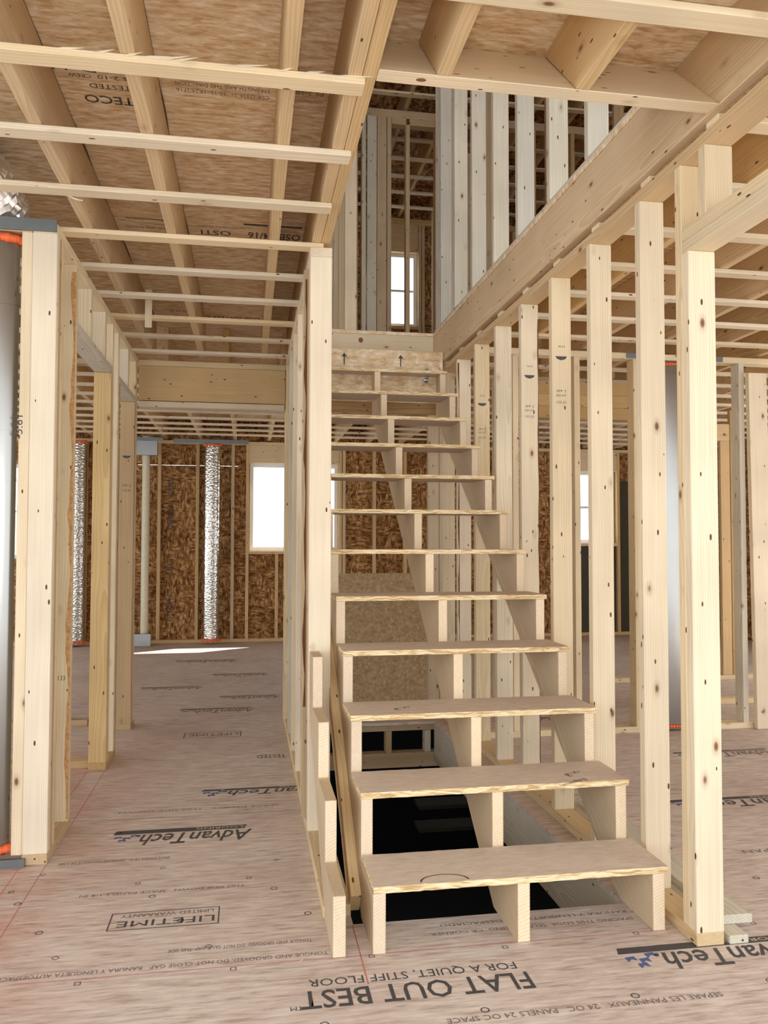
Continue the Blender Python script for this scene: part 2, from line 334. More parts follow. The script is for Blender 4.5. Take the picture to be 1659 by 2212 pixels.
cb += sheets(OX0, OX1, -0.3, OY0, ZD, ZF, 0.75) + sheets(OX0, OX1, OY1, 9.95, ZD, ZF, 0.75)
ceil = boxes_obj('ceiling', cb, 'deck', kind='structure')

# back wall sheathing with a daylight slit between the sheets
BY = 9.94
def wall_rects(x0, x1, z0, z1, holes):
    """axis-aligned rectangles of a wall (x,z) with rectangular holes"""
    xs = sorted({x0, x1, *[h[0] for h in holes], *[h[1] for h in holes]}); zs = sorted({z0, z1, *[h[2] for h in holes], *[h[3] for h in holes]})
    out = []
    for a, b_ in zip(xs, xs[1:]):
        for c, d in zip(zs, zs[1:]):
            mx, mz = (a + b_) / 2, (c + d) / 2
            if not any(h[0] < mx < h[1] and h[2] < mz < h[3] for h in holes): out.append((a, b_, c, d))
    return out
W1 = (0.02, 1.10, 1.09, 2.155); W3 = (4.05, 4.75, 1.19, 2.125); W2 = (1.45, 2.10, 3.92, 4.86); W4 = (-3.6, -2.6, 1.0, 2.1)
wb = [(a, b_, BY, BY + 0.012, c, d) for a, b_, c, d in wall_rects(-4.6, 6.1, 0.0, 5.6, [W1, W2, W3, W4, (-1.30, -0.12, 2.118, 2.122)])]
wback = boxes_obj('wall_back', wb, 'back', kind='structure')
wl = boxes_obj('wall_left', [(-4.62, -4.6, y0, y1, z0, z1) for y0, y1, z0, z1 in wall_rects(1.5, 9.95, 0.0, 5.6, [(1.7, 4.9, 0.1, 2.2), (5.6, 9.6, 0.1, 2.2), (3.0, 4.6, 3.6, 4.8)])], 'back', kind='structure')  # unseen side wall; its openings are added to even out the daylight
wr = boxes_obj('wall_right', [(6.1, 6.12, y0, y1, z0, z1) for y0, y1, z0, z1 in wall_rects(0.2, 9.95, 0.0, 5.6, [(0.4, 4.6, 0.1, 2.2), (5.3, 7.2, 0.1, 2.2)])], 'back', kind='structure')  # unseen too, with openings added for the light inside
roof = boxes_obj('ceiling_upper', [(-4.6, 6.1, -0.3, 9.95, 5.532, 5.55)], 'back', kind='structure')
# basement; near-black walls and floor paint in its darkness
bz = -2.4
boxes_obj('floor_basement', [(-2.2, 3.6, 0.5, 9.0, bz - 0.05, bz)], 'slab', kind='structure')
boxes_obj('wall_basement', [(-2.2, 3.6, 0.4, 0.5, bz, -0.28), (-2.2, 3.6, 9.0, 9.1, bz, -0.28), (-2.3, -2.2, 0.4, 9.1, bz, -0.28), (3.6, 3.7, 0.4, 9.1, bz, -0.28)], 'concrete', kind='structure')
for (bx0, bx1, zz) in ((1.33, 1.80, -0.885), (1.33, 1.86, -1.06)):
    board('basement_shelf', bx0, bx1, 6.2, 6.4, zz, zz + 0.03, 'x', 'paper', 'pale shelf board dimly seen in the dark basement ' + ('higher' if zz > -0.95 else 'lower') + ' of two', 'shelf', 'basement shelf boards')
# joists under the floor: the rim of the stair hole and a few neighbours
def rim(x0, x1, y0, y1, axis, lab, mat='white'):
    return board('floor_rim_joist', x0, x1, y0, y1, -0.262, -0.0185, axis, mat, lab, 'joist')
rim(HX1, HX1 + T, HY0 + 0.04, HY1, 'y', 'grey weathered rim joist along the right edge of the stair hole')
rim(HX0 - T, HX0, HY0 + 0.04, HY1, 'y', 'rim joist along the left edge of the stair hole under the hall wall', 'brown')
rim(HX0 - T, HX1 + T, HY0, HY0 + T, 'x', 'rim joist across the near edge of the stair hole', 'brown')
# far edge of the hole: an open framed end with one post
gf = empty('pony_wall_frame', (0.8, 5.35, -0.32), 'short framed end wall with one post at the far side of the stair hole', 'framing')
board('top_rail', 0.30, 1.279, 5.31, 5.40, -0.058, -0.019, 'x', 'brown', parent=gf)
board('bottom_rail', 0.30, 1.279, 5.31, 5.40, -0.30, -0.205, 'x', 'brown', parent=gf)
board('post', 0.915, 0.955, 5.315, 5.395, -0.205, -0.058, 'z', 'brown', parent=gf)
board('post', 1.18, 1.22, 5.315, 5.395, -0.205, -0.058, 'z', 'white', parent=gf)

# ------------------------------------------------------------------ floor markings
FZ = 0.0006
text('FLAT OUT BEST', 0.775, 2.190, FZ, 0.085, floor, 'ink', width=0.63, rot=math.pi, bold=0.01).rotation_euler.z = math.pi - 0.0
text('TM', 0.150, 2.125, FZ, 0.018, floor, 'ink')
text('FOR A QUIET, STIFF FLOOR', 0.757, 2.247, FZ, 0.038, floor, 'ink', width=0.585)
def birds(x, y, s, parent):
    for dx, dy in ((0, 0), (0.035, -0.012), (0.062, 0.012), (0.02, -0.035)):
        px, py = x + dx * s, y + dy * s
        flat_poly('printed_emblem', [(px, py), (px + 0.028 * s, py + 0.004 * s), (px + 0.030 * s, py - 0.020 * s), (px + 0.016 * s, py - 0.010 * s), (px + 0.002 * s, py - 0.024 * s)], FZ, 'blue', parent)
def advan(xr, ytop, w, h, s='AdvanTech.', z=FZ, mat='ink'):
    """bar on the far side, logotype under it reading upside down; starts at xr and runs left"""
    flat_poly('printed_bar', [(xr - 0.02, ytop), (xr - w, ytop), (xr - w - 0.01, ytop - h * 0.22), (xr - 0.03, ytop - h * 0.22)][::-1], z, mat, floor)
    text(s, xr, ytop - h * 0.30, z, h * 0.62, floor, mat, width=w * 0.84, shear=0.3, bold=0.012)
    text('FLOORING', xr - 0.02, ytop - h * 0.05, z + 0.0003, h * 0.12, floor, 'seam', width=w * 0.38)
    birds(xr - w, ytop - h * 0.35, w / 0.55, floor)
advan(0.028, 3.505, 0.55, 0.19)
advan(1.66, 2.268, 0.58, 0.15)
advan(2.62, 3.51, 0.68, 0.15)
advan(0.06, 5.97, 0.52, 0.18, mat='inkp'); advan(0.26, 6.42, 0.46, 0.16, mat='inkp'); advan(0.2, 7.5, 0.5, 0.18, mat='inkp'); advan(-0.1, 8.4, 0.6, 0.2, mat='inkp')
advan(0.42, 4.02, 0.62, 0.12); advan(-0.35, 6.9, 0.5, 0.16, mat='inkp'); advan(3.0, 4.3, 0.6, 0.15, mat='inkp'); advan(2.5, 5.3, 0.6, 0.15, mat='inkp')
# boxed warranty print
def frame_rect(x0, x1, y0, y1, t, mat):
    for r in ((x0, x1, y0, y0 + t), (x0, x1, y1 - t, y1), (x0, x0 + t, y0 + t, y1 - t), (x1 - t, x1, y0 + t, y1 - t)):
        flat_poly('printed_frame', [(r[0], r[2]), (r[1], r[2]), (r[1], r[3]), (r[0], r[3])], FZ, mat, floor)
frame_rect(-0.42, -0.08, 2.622, 2.742, 0.004, 'ink')
text('LIFETIME', -0.095, 2.682, FZ, 0.042, floor, 'ink', width=0.30)
text('LIMITED WARRANTY', -0.10, 2.728, FZ, 0.024, floor, 'inkp', width=0.29)
frame_rect(-0.38, -0.03, 5.08, 5.22, 0.008, 'inkp'); text('LIFETIME', -0.05, 5.19, FZ, 0.07, floor, 'inkp', width=0.30)
text('TONGUE AND GROOVED, DO NOT CLOSE GAP   RANURA Y LENGUETA AUTOESPACIADO', 0.24, 2.395, FZ, 0.020, floor, 'inkp', width=0.95)
text('TONGUE AND GROOVED  DO NOT GLUE GAP  THIS SIDE', 0.20, 2.478, FZ, 0.020, floor, 'inkp', width=0.42)
text('RANURA Y LENGUETA AUTOESPACIADO', 1.22, 2.50, FZ, 0.018, floor, 'inkp', width=0.62)
text('SPACING THIS EDGE  SELF SPACING  CR CORNER', 1.22, 2.45, FZ, 0.018, floor, 'inkp', width=0.66)
text('SEPARE LES PANNEAUX   24 OC   PANELS 24 OC SPACE', 1.25, 2.01, FZ, 0.022, floor, 'inkp', width=0.75)
text('SPACE PANELS 1/8 IN   SEPARE LES PANNEAUX DE 3 MM', -0.28, 3.20, FZ, 0.022, floor, 'inkp', width=0.40)
text('THIS SIDE DOWN   SPACE PANELS 1/8 IN', 0.0, 2.90, FZ, 0.018, floor, 'inkp', width=0.55)
text('SPACE PANELS   THIS SIDE DOWN', 0.15, 3.75, FZ, 0.02, floor, 'inkp', width=0.7)
text('PS 2-10 SHEATHING SPAN', 2.6, 2.9, FZ, 0.03, floor, 'inkp', width=0.7)
text('TESTED', 0.22, 4.62, FZ, 0.07, floor, 'ink', width=0.16)
def ring_mark(x, y, r, sides, mat='ink', rot=0.0):
    bm = bmesh.new(); n = sides
    o = [bm.verts.new((x + r * math.cos(rot + 2 * math.pi * i / n), y + r * math.sin(rot + 2 * math.pi * i / n), FZ)) for i in range(n)]
    q = [bm.verts.new((x + r * 0.72 * math.cos(rot + 2 * math.pi * i / n), y + r * 0.72 * math.sin(rot + 2 * math.pi * i / n), FZ)) for i in range(n)]
    for i in range(n): bm.faces.new((o[i], o[(i + 1) % n], q[(i + 1) % n], q[i]))
    bm_obj('nailing_mark', bm, mat, floor)
rs = random.Random(3)
for i in range(14):
    for j, (nn, ro) in enumerate(((12, 0), (4, 0), (4, 0.785), (12, 0))):
        x = -0.62 + 0.406 * (i % 7) + [0, 0.09, 0.17, -0.1][j] * (1 if i < 7 else -1); y = [2.03, 2.48, 2.34, 2.86][j] + (0.62 if i >= 7 else 0)
        if HX0 - .1 < x < 1.5 and y > 2.4: continue
        ring_mark(x + rs.uniform(-.02, .02), y + rs.uniform(-.01, .01), 0.012, nn, 'ink', ro)
# chalk lines and the light joint between the panels
for (x0, x1, y0, y1) in ((-0.728, -0.7255, 1.6, 3.19), (-0.818, -0.8155, 1.6, 3.19), (-0.728, -0.725, 3.62, 4.44), (-0.817, -0.814, 3.62, 4.44), (-0.6, 1.30, 2.353, 2.3555), (0.330, 0.3335, 2.2, 2.54)):
    flat_poly('chalk_line', [(x0, y0), (x1, y0), (x1, y1), (x0, y1)], 0.0004, 'red', floor)
for y in (2.43, 3.65, 1.21):
    if y == 2.43: segs = ((-4.5, 1.24),)
    else: segs = ((-4.5, HX0 - 0.09), (1.41, 6.0))
    for a, b_ in segs: flat_poly('panel_seam', [(a, y - 0.0012), (b_, y - 0.0012), (b_, y + 0.0012), (a, y + 0.0012)], 0.0003, 'seam' if y == 2.43 else 'gap', floor)
for (x, y, a) in ((-0.55, 3.46, 0.2), (0.02, 2.93, 1.2), (-0.2, 2.6, 0.5), (0.9, 2.0, 2.0), (0.15, 2.35, 0.9), (1.9, 3.0, 0.4), (-0.12, 4.0, 0.3)):
    b_ = board('wood_chip', x, x + 0.02, y, y + 0.004, 0.0005, 0.002, 'x', 'pale', 'pale splinter of wood lying on the floor ' + ['near the left post', 'left of the short stringer', 'in the boxed warranty print', 'before the stair foot', 'under the short stringer', 'in the right hand room', 'in the middle of the hall'][[(-0.55), 0.02, -0.2, 0.9, 0.15, 1.9, -0.12].index(x)], 'splinter', 'splinters on the floor', bev=0)
    b_.rotation_euler.z = a

# ================================================================== ceiling framing
GJ = 'ceiling joists over the ground floor'
def joist(x, y0, y1, lab, mat='joist', w=T):
    return board('ceiling_joist', x - w / 2, x + w / 2, y0, y1, ZJ, ZD - 0.001, 'y', mat, lab, 'joist', GJ)
lx = [-0.31, -0.63, -1.04, -1.45, -1.85, -2.26, -2.67, -3.07, -3.48, -3.89, -4.3]
joist(0.10, -0.25, 5.515, 'pale ceiling joist next left of the doubled trimmer over the hall')
for i, x in enumerate(lx):
    joist(x, 3.42 if i == 2 else -0.25, 5.515, ['broad faced ceiling joist running down the middle of the hall ceiling', 'ceiling joist close above the left hall wall, deepest yellow side'][i] if i < 2 else f'{ordw(i-2)} ceiling joist left of the hall in the dark bay over the foil duct')
tj = 'inner', 'outer'
board('trimmer_joist', 0.252, 0.2895, -0.25, 5.565, ZJ, ZD - 0.001, 'y', 'joist', 'left ply of the doubled trimmer joist along the left edge of the stairwell opening', 'joist', 'doubled trimmer')
board('trimmer_joist', 0.2905, 0.328, -0.25, 5.565, ZJ, ZD - 0.001, 'y', 'joist', 'right ply of the doubled trimmer joist, facing the open stairwell', 'joist', 'doubled trimmer')
def sloped(name, prof, x0, x1, mat, lab, cat, group, ang):
    bm = prism_x(prof, x0, x1)
    mt = Matrix.Translation(Vector((x0, prof[0][0], prof[0][1]))) @ (AX['y'].to_4x4() if ang == 0 else Matrix.Rotation(ang, 4, 'X'))
    bm.transform(mt.inverted())
    bmesh.ops.bevel(bm, geom=bm.edges[:], offset=0.002, segments=1, affect='EDGES')
    o = bm_obj(name, bm, mat, None, label=lab, cat=cat, group=group); o.matrix_local = mt
    return o
KN = []
for x, lr in ((0.503, 'left'), (0.891, 'right')):
    sloped('ceiling_joist', [(-0.25, ZJ), (2.029, ZJ), (2.264, ZD - 0.001), (-0.25, ZD - 0.001)], x - T / 2, x + T / 2, 'joist', f'short joist {lr} of two cut at a slant above the stair foot', 'joist', GJ, 0)
sloped('header_joist', [(2.030, ZJ), (2.085, ZJ), (2.324, ZD - 0.001), (2.270, ZD - 0.001)], 0.329, 1.2995, 'pale', 'slanted header board with a dark knot crossing above the stair foot', 'joist', None, 0.0001)
board('stairwell_beam', 1.30, 1.338, -0.25, 5.70, ZJ, ZD - 0.001, 'y', 'joist', 'long smooth beam running back along the right side of the stairwell above the stud wall', 'beam')
for i in range(11):
    joist(1.70 + i * 0.4064, -0.25, 5.515, f'{ordw(i)} ceiling joist right of the stair wall, over the right hand room')
board('landing_header', 0.329, 1.2995, 5.57, 5.608, ZJ, ZD - 0.001, 'x', 'pale', 'pale header beam with a knot at the top of the stairs', 'beam')
for i in range(24):
    x = -4.22 + i * 0.4064
    if 1.25 < x < 1.40: continue
    joist(x, 5.62, 9.90, f'{ordw(i)} ceiling joist from the left in the far room')
def knot(parent, x, y, z, rx, ry, normal='down', mat='knotm'):
    bm = bmesh.new(); n = 18
    if normal == 'down': pts = [(x + rx * math.cos(2 * math.pi * i / n), y + ry * math.sin(2 * math.pi * i / n), z - 0.0006) for i in range(n)]
    else: pts = [(x + rx * math.cos(2 * math.pi * i / n), y - 0.0006, z + ry * math.sin(2 * math.pi * i / n)) for i in range(n)]
    bm.faces.new([bm.verts.new(p) for p in pts]); bm.transform(linv(parent))
    o = bm_obj('knot', bm, mat, None); o.parent = parent
bpy.context.view_layer.update()
hj = [o for o in S.objects if o.name.startswith('header_joist')][0]
knot(hj, 0.447, 2.058, ZJ, 0.014, 0.008)
lh = [o for o in S.objects if o.name.startswith('landing_header')][0]
knot(lh, 0.775, 5.57, 2.62, 0.017, 0.019, 'front')
# strapping
GS = 'strapping nailed across the ceiling joists'
for k in range(-1, 19):
    y = 2.07 + 0.4005 * k
    if k == -1:
        board('ceiling_strap', -4.4, 5.9, y - 0.02, y + 0.045, ZP, ZJ - 0.0005, 'x', 'pale', 'strap crossing the top right corner, nearest strap to the camera', 'strap', GS)
        continue
    if y < 5.5:
        e = [0.298, 0.312, 0.292, 0.30][k] if k < 4 else 0.26
        nm = ['splintered and widest nearest strap', 'second', 'third', 'fourth'][k] if k < 4 else ordw(k)
        board('ceiling_strap', -4.4, e, y, y + 0.064, ZP, ZJ - 0.0005, 'x', 'pale' if k % 3 else 'stud',
              ('splintered pale strap nearest the camera across the hall ceiling' if k == 0 else f'{ordw(k)} pale strap back across the hall ceiling'), 'strap', GS)
        board('ceiling_strap', 1.3205, 5.9, y, y + 0.064, ZP, ZJ - 0.0005, 'x', 'pale', f'{ordw(k)} strap back across the right hand room ceiling', 'strap', GS)
    elif y > 5.62 and y < 9.8:
        board('ceiling_strap', -4.4, 5.9, y, y + 0.064, ZP, ZJ - 0.0005, 'x', 'pale', f'{ordw(k-9)} strap back across the far room ceiling', 'strap', GS)
# splinters of the torn strap
bm = bmesh.new()
xx = -0.50
while xx < 0.20:
    l = random.uniform(0.05, 0.17); d = random.uniform(0.003, 0.011); y = 2.0698
    pts = [(xx, y, ZP + 0.010), (xx + l * 0.5, y - d * 0.5, ZP + 0.012), (xx + l, y - d, ZP + 0.0185 + d * 0.5), (xx + l * 0.4, y - 0.0008, ZP + 0.019)]
    v = [bm.verts.new(p) for p in pts]; w_ = [bm.verts.new((p[0], p[1] + 0.0015, p[2])) for p in pts]
    bm.faces.new(v); bm.faces.new(w_[::-1])
    for i in range(4): bm.faces.new((v[i], w_[i], w_[(i + 1) % 4], v[(i + 1) % 4]))
    xx += random.uniform(0.03, 0.14)
splp = [o for o in S.objects if o.get('label', '').startswith('splintered pale')][0]
bm.transform(linv(splp))
sp_ = bm_obj('torn_splinters', bm, 'pale', None); sp_.parent = splp
# loose batten hanging between straps over the hall
board('hanging_batten', -0.548, -0.512, 4.383, 4.392, 2.335, 2.54, 'z', 'pale', 'short vertical batten scrap hanging behind the seventh strap at the left hall wall', 'batten')
# glue squeezed out along the joists
for x in (-0.31, -0.63):
    bpy.context.view_layer.update()
    jj = min([o for o in S.objects if o.name.startswith('ceiling_joist')], key=lambda o: abs(o.location.x - x) + abs(o.location.y - 2.63))
    bm = bmesh.new(); prev = None
    for k in range(160):
        yy = 1.2 + k * 0.026; rr = 0.0012 + 0.0045 * max(0.0, math.sin(k * 0.23 + x * 9) * math.sin(k * 0.071)); ring = []
        for i in range(6):
            a = 2 * math.pi * i / 6; ring.append(bm.verts.new((x + T / 2 + rr * math.cos(a), yy, ZD - 0.004 + rr * math.sin(a))))
        if prev:
            for i in range(6): bm.faces.new((prev[i], prev[(i + 1) % 6], ring[(i + 1) % 6], ring[i]))
        prev = ring
    bm.transform(linv(jj))
    g = bm_obj('glue_bead', bm, 'gap', None); g.parent = jj

# ceiling prints
CZ = ZD - 0.0006
def ctext(s, x, y, h, w=None, mat='ink', bold=0.0): return text(s, x, y, CZ, h, ceil, mat, width=w, rot=0.0, normal='down', bold=bold)
def cup(s, xl, y, h, w, mat='ink', bold=0.0):
    # reads upside down from the camera, starting on the right
    return text(s, xl, y, CZ, h, ceil, mat, width=w, rot=math.pi, normal='down', bold=bold)
ty = 2.55
cup('TECO', -0.385, ty + 0.17, 0.05, 0.16, bold=0.01); cup('TESTED', -0.385, ty + 0.10, 0.028, 0.13); cup('PS 2-10', -0.37, ty + 0.05, 0.02, 0.11)
cup('16-100 SHEATHING SPAN', -0.34, ty, 0.02, 0.20)
cup('CREW', -0.50, ty + 0.05, 0.022, 0.07); cup('D 11', -0.48, ty, 0.04, 0.13)
for i, s_ in enumerate(('EXPOSURE 1 SIZED FOR SPACING', 'STRENGTH AXIS THIS DIRECTION', 'CSA O325-21  10-15  1R24/2F16')):
    cup(s_, -0.24 + 0.30, ty + 0.04 * i, 0.022, 0.30, 'inkp')
cup('PS 2-10', 0.235, ty + 0.03, 0.024, 0.09, 'inkp'); cup('CONSTRUCTION', 0.235, ty + 0.08, 0.02, 0.09, 'inkp')
ty = 3.83
cup('OSTI', -0.09, ty, 0.06, 0.14, bold=0.01); cup('SHEATHING SPAN THIS SIDE DOWN', -0.02, ty - 0.06, 0.022, 0.22, 'inkp'); cup('THIS SIDE DOWN', -0.38, ty, 0.03, 0.19, 'inkp')
cup('OSB 24/16', 0.24, ty - 0.01, 0.08, 0.25, bold=0.012)
flat_poly('printed_bar', [(-0.56, ty - 0.09), (-0.38, ty - 0.09), (-0.38, ty - 0.082), (-0.56, ty - 0.082)], CZ, 'ink', ceil)
flat_poly('printed_bar', [(-0.03, ty - 0.11), (0.24, ty - 0.11), (0.24, ty - 0.09), (-0.03, ty - 0.09)], CZ, 'ink', ceil)
ty = 5.2
cup('CREW D', -0.36, ty, 0.05, 0.14); cup('TECO', -0.2, ty + .1, 0.07, 0.2, bold=0.01); cup('OSB RATED', 0.07, ty + .1, 0.07, 0.3, bold=0.01)

# ================================================================== walls
def yplate(x0, y0, y1, z0, z1, lab, mat='warm', nm='wall_plate'):
    return board(nm, x0, x0 + WD, y0, y1, z0, z1, 'y', mat, lab, 'wall plate')
def wane(parent, x, y0, y1, z0, z1, face, w=0.012, mat='dark'):
    """irregular strip of bark along an edge; face 'front' (strip on the -Y face near x) or 'left'/'right' (on the x face at y)"""
    bm = bmesh.new(); n = 40; prev = None
    for i in range(n + 1):
        z = z0 + (z1 - z0) * i / n; q = w * (0.25 + 0.75 * abs(math.sin(i * 0.37 + x * 9)) * random.uniform(0.5, 1.2))
        if face == 'front': pr_ = (bm.verts.new((x, y0 - 0.0006, z)), bm.verts.new((x - q, y0 - 0.0006, z)))
        else:
            s = -1 if face == 'left' else 1
            pr_ = (bm.verts.new((x + s * 0.0006, y0, z)), bm.verts.new((x + s * 0.0006, y0 + q, z)))
        if prev: bm.faces.new((prev[0], prev[1], pr_[1], pr_[0]))
        prev = pr_
    bm.transform(linv(parent))
    o = bm_obj('bark_or_gap_shadow', bm, mat, None); o.parent = parent
    return o
def stamp(st, x, z, y, s='2 SPF 133', w=0.045):
    text(s.split()[0] + ' ' + s.split()[1], x, z if False else y - 0.0006, z, 0.012, st, 'ink', width=w, rot=0, normal='front', name='grade_stamp').rotation_mode = 'XYZ'

# ---- stair wall (right)
RX = 1.320
GR = 'studs of the wall right of the stairs'
yplate(RX, 2.237, 5.95, 0, T, 'bottom plate of the stud wall right of the stairs')
yplate(RX, -0.2, 5.95, ZT, ZP, 'top plate of the stud wall right of the stairs, yellow underside', 'joist')
rstuds = []
for i in range(9):
    y = 2.5415 + SP * i
    mt = ['pale', 'pale', 'stud', 'stud', 'pale', 'stud', 'pale', 'stud', 'stud'][i]
    lab = ['tall pale wall stud right beside the bottom two treads', 'wall stud with dark knot pair near its foot beside the fourth tread', 'wall stud with two black grade stamps beside the sixth tread',
           'slim wall stud with a black stamp high on its face beside the eighth tread', 'wall stud speckled with knots beside the ninth tread', 'wall stud with a stamp beside the tenth tread',
           'wall stud beside the eleventh tread', 'wall stud beside the top tread under the beam', 'last wall stud behind the top of the stairs'][i]
    st = board('wall_stud', RX, RX + WD, y, y + T, T, ZT, 'z', mt, lab, 'stud', GR); rstuds.append(st)
    if i in (2, 3, 5):
        for q, (dz, ss) in enumerate(((1.86, 'SPF 2'), (1.84, 'KD HT'), (1.81, '133 JG'))):
            text(ss, RX + 0.02, y - 0.0006, dz, 0.011, st, 'ink', width=0.045, rot=0, normal='front', name='grade_stamp')
        text('NLGA', RX + 0.03, y - 0.0006, 2.06, 0.008, st, 'ink', width=0.03, rot=0, normal='front', name='grade_stamp')
        bm = bmesh.new(); bm.faces.new([bm.verts.new((RX + a, y - 0.0006, z)) for a, z in ((0.015, 2.02), (0.07, 2.02), (0.062, 2.008), (0.043, 2.002), (0.023, 2.008))])
        bm.transform(linv(st)); q = bm_obj('grade_stamp', bm, 'ink', None); q.parent = st
wane(rstuds[3], RX + WD, 2.5415 + 3 * SP, 0, 0.05, 2.3, 'front', 0.006)
wane(rstuds[6], RX + 0.012, 2.5415 + 6 * SP, 0, 0.05, 2.35, 'front', 0.010)
for j, (y, lb) in enumerate(((5.42, 'stud doubled behind the last tread stud at the far end of the stair wall'), (5.465, 'third ply of the far end post of the stair wall'), (5.835, 'end stud of the stair wall far behind the stairs'))):
    board('wall_stud', RX, RX + WD, y + 0.005, y + 0.005 + T, T, ZT, 'z', 'brown' if j else 'white', lb, 'stud', GR)
# door post of the right wall
pst = board('wall_stud', RX, RX + WD, 2.276, 2.276 + T, T, ZT, 'z', 'stud', 'tall king stud of the doorway post at the right, directly behind the trimmer', 'stud', GR)
tr_ = board('trimmer_stud', RX, RX + WD, 2.237, 2.237 + T, T, 2.090, 'z', 'pale', 'nearest big trimmer stud at the right holding the door header', 'stud')
board('door_header', RX, RX + WD, 0.9, 2.2755, 2.0905, 2.128, 'y', 'pale', 'lower flat board of the door header running toward the camera at the right', 'header', 'near door header boards')
board('door_header', RX, RX + WD, 0.9, 2.2755, 2.1285, 2.166, 'y', 'stud', 'upper flat board of the door header running toward the camera at the right', 'header', 'near door header boards')
board('cripple_stud', RX, RX + WD, 2.14, 2.178, 2.1665, ZT, 'z', 'stud', 'short cripple stud above the door header at the right', 'stud')
board('cripple_stud', RX, RX + WD, 1.73, 1.768, 2.1665, ZT, 'z', 'stud', 'short cripple stud above the door header, out toward the camera', 'stud')
# boards lying by the post
b1 = board('loose_board', 1.425, 1.487, 2.235, 3.55, 0, 0.025, 'y', 'white', 'lower pale board lying on the floor right of the doorway post', 'board', 'loose boards on the floor')
b2 = board('loose_board', 1.455, 1.555, 2.30, 3.45, 0.026, 0.054, 'y', 'white', 'upper whitish board lying askew on the board by the doorway post', 'board', 'loose boards on the floor')
b2.rotation_euler.z += -0.02

# ---- middle wall between hall and stairs
MX = 0.246
GM = 'studs of the wall between hall and stairs'
yplate(MX, 2.60, 5.60, 0, T, 'bottom plate of the wall between hall and stairs')
yplate(MX, 3.27, 5.60, ZT, ZP, 'top plate of the wall between hall and stairs, its end over the big post', 'stud')
pm = board('wall_stud', MX, MX + WD, 3.272, 3.31, T, ZT, 'z', 'pale', 'big bright end post of the wall between hall and stairs', 'stud', GM)
b2_ = board('wall_stud', MX, MX + WD, 3.311, 3.349, T, ZT, 'z', 'stud', 'second ply of the end post between hall and stairs, pressed behind it', 'stud', GM)
ms = []
for i, y in enumerate((3.44, 3.72, 4.127, 4.533, 4.94, 5.346, 5.561)):
    px_ = MX - (0.014 if i == 0 else 0)
    s_ = board('wall_stud', px_, px_ + WD, y, y + T, T, ZT, 'z', ['brown', 'stud', 'pale', 'stud', 'white', 'stud', 'stud'][i],
               ['barky stud just behind the end post between hall and stairs'][0] if i == 0 else f'{ordw(i)} stud behind the end post in the wall between hall and stairs', 'stud', GM)
    ms.append(s_)
wane(ms[0], MX, 3.44, 0, 0.5, 2.33, 'front', 0.0135)
wane(ms[1], MX, 3.722, 0, 0.3, 1.7, 'left', 0.008)
wane(ms[6], MX, 5.58, 0, 0.1, 2.2, 'left', 0.016)
text('SPF 2', MX - 0.0006, 3.47, 1.9, 0.014, None, 'ink', width=0.04, name='x')
bpy.data.objects.remove(bpy.data.objects['x'])

# ---- left hall wall
LX = -0.814
GL = 'studs of the left hall wall'
yplate(LX, 3.195, 3.612, 0, T, 'bottom plate under the near left corner post', 'brown')
yplate(LX, 4.452, 4.76, 0, T, 'bottom plate between the two openings of the left hall wall', 'brown')
yplate(LX, 5.36, 5.515, 0, T, 'bottom plate under the far end of the left hall wall', 'brown')
yplate(LX, 3.195, 5.515, ZT, ZP, 'long top plate of the left hall wall', 'stud')
def ls(y, z0, z1, mat, lab, nm='wall_stud', th=T): return board(nm, LX, LX + WD, y, y + th, z0, z1, 'z', mat, lab, 'stud', GL)
cp = ls(3.197, T, ZT, 'pale', 'big knotty front face of the near left corner post')
ls(3.236, T, ZT, 'brown', 'second ply of the near left corner post')
ls(3.275, T, ZT, 'stud', 'third ply of the near left corner post, bark on its edge')
w1 = ls(3.545, T, ZT, 'stud', 'barky stud beside the first opening of the left hall wall')
wane(w1, LX + WD, 3.545, 0, 0.05, 2.34, 'front', 0.020, 'barkl')
text('2 133', LX + 0.02, 3.5444, 0.62, 0.02, w1, 'ink', width=0.05, rot=0, normal='front', name='grade_stamp')
ls(4.452, T, 2.10, 'warm', 'knotty trimmer stud at the far side of the first opening in the left hall wall', 'trimmer_stud')
ls(4.4915, T, ZT, 'stud', 'king stud behind the knotty trimmer of the left hall wall')
ls(4.68, T, ZT, 'pale', 'slender stud before the second opening of the left hall wall')
ls(4.7185, T, 2.10, 'brown', 'trimmer stud at the near side of the second opening in the left hall wall', 'trimmer_stud')
t5 = ls(5.36, T, 2.10, 'brown', 'stamped trimmer stud at the far side of the second opening in the left hall wall', 'trimmer_stud')
for q, ss in enumerate(('SPF 2', '133 JG')): text(ss, LX + 0.02, 5.3594, 1.55 - q * 0.03, 0.015, t5, 'ink', width=0.05, rot=0, normal='front', name='grade_stamp')
bm = bmesh.new(); bm.faces.new([bm.verts.new((LX + a, 5.3594, z)) for a, z in ((0.015, 1.75), (0.07, 1.75), (0.062, 1.738), (0.043, 1.732), (0.023, 1.738))]); bm.transform(linv(t5)); q = bm_obj('grade_stamp', bm, 'ink', None); q.parent = t5
ls(5.3985, T, ZT, 'stud', 'end stud of the left hall wall carrying the big header')
ls(5.4375, T, ZT, 'stud', 'outermost end stud of the left hall wall')
board('door_header', LX, LX + WD, 3.584, 4.4905, 2.101, 2.139, 'y', 'white', 'grey flat header board over the first opening of the left hall wall', 'header', 'left hall wall headers')
board('door_header', LX, LX + WD, 4.719, 5.398, 2.101, 2.139, 'y', 'white', 'grey flat header board over the second opening of the left hall wall', 'header', 'left hall wall headers')
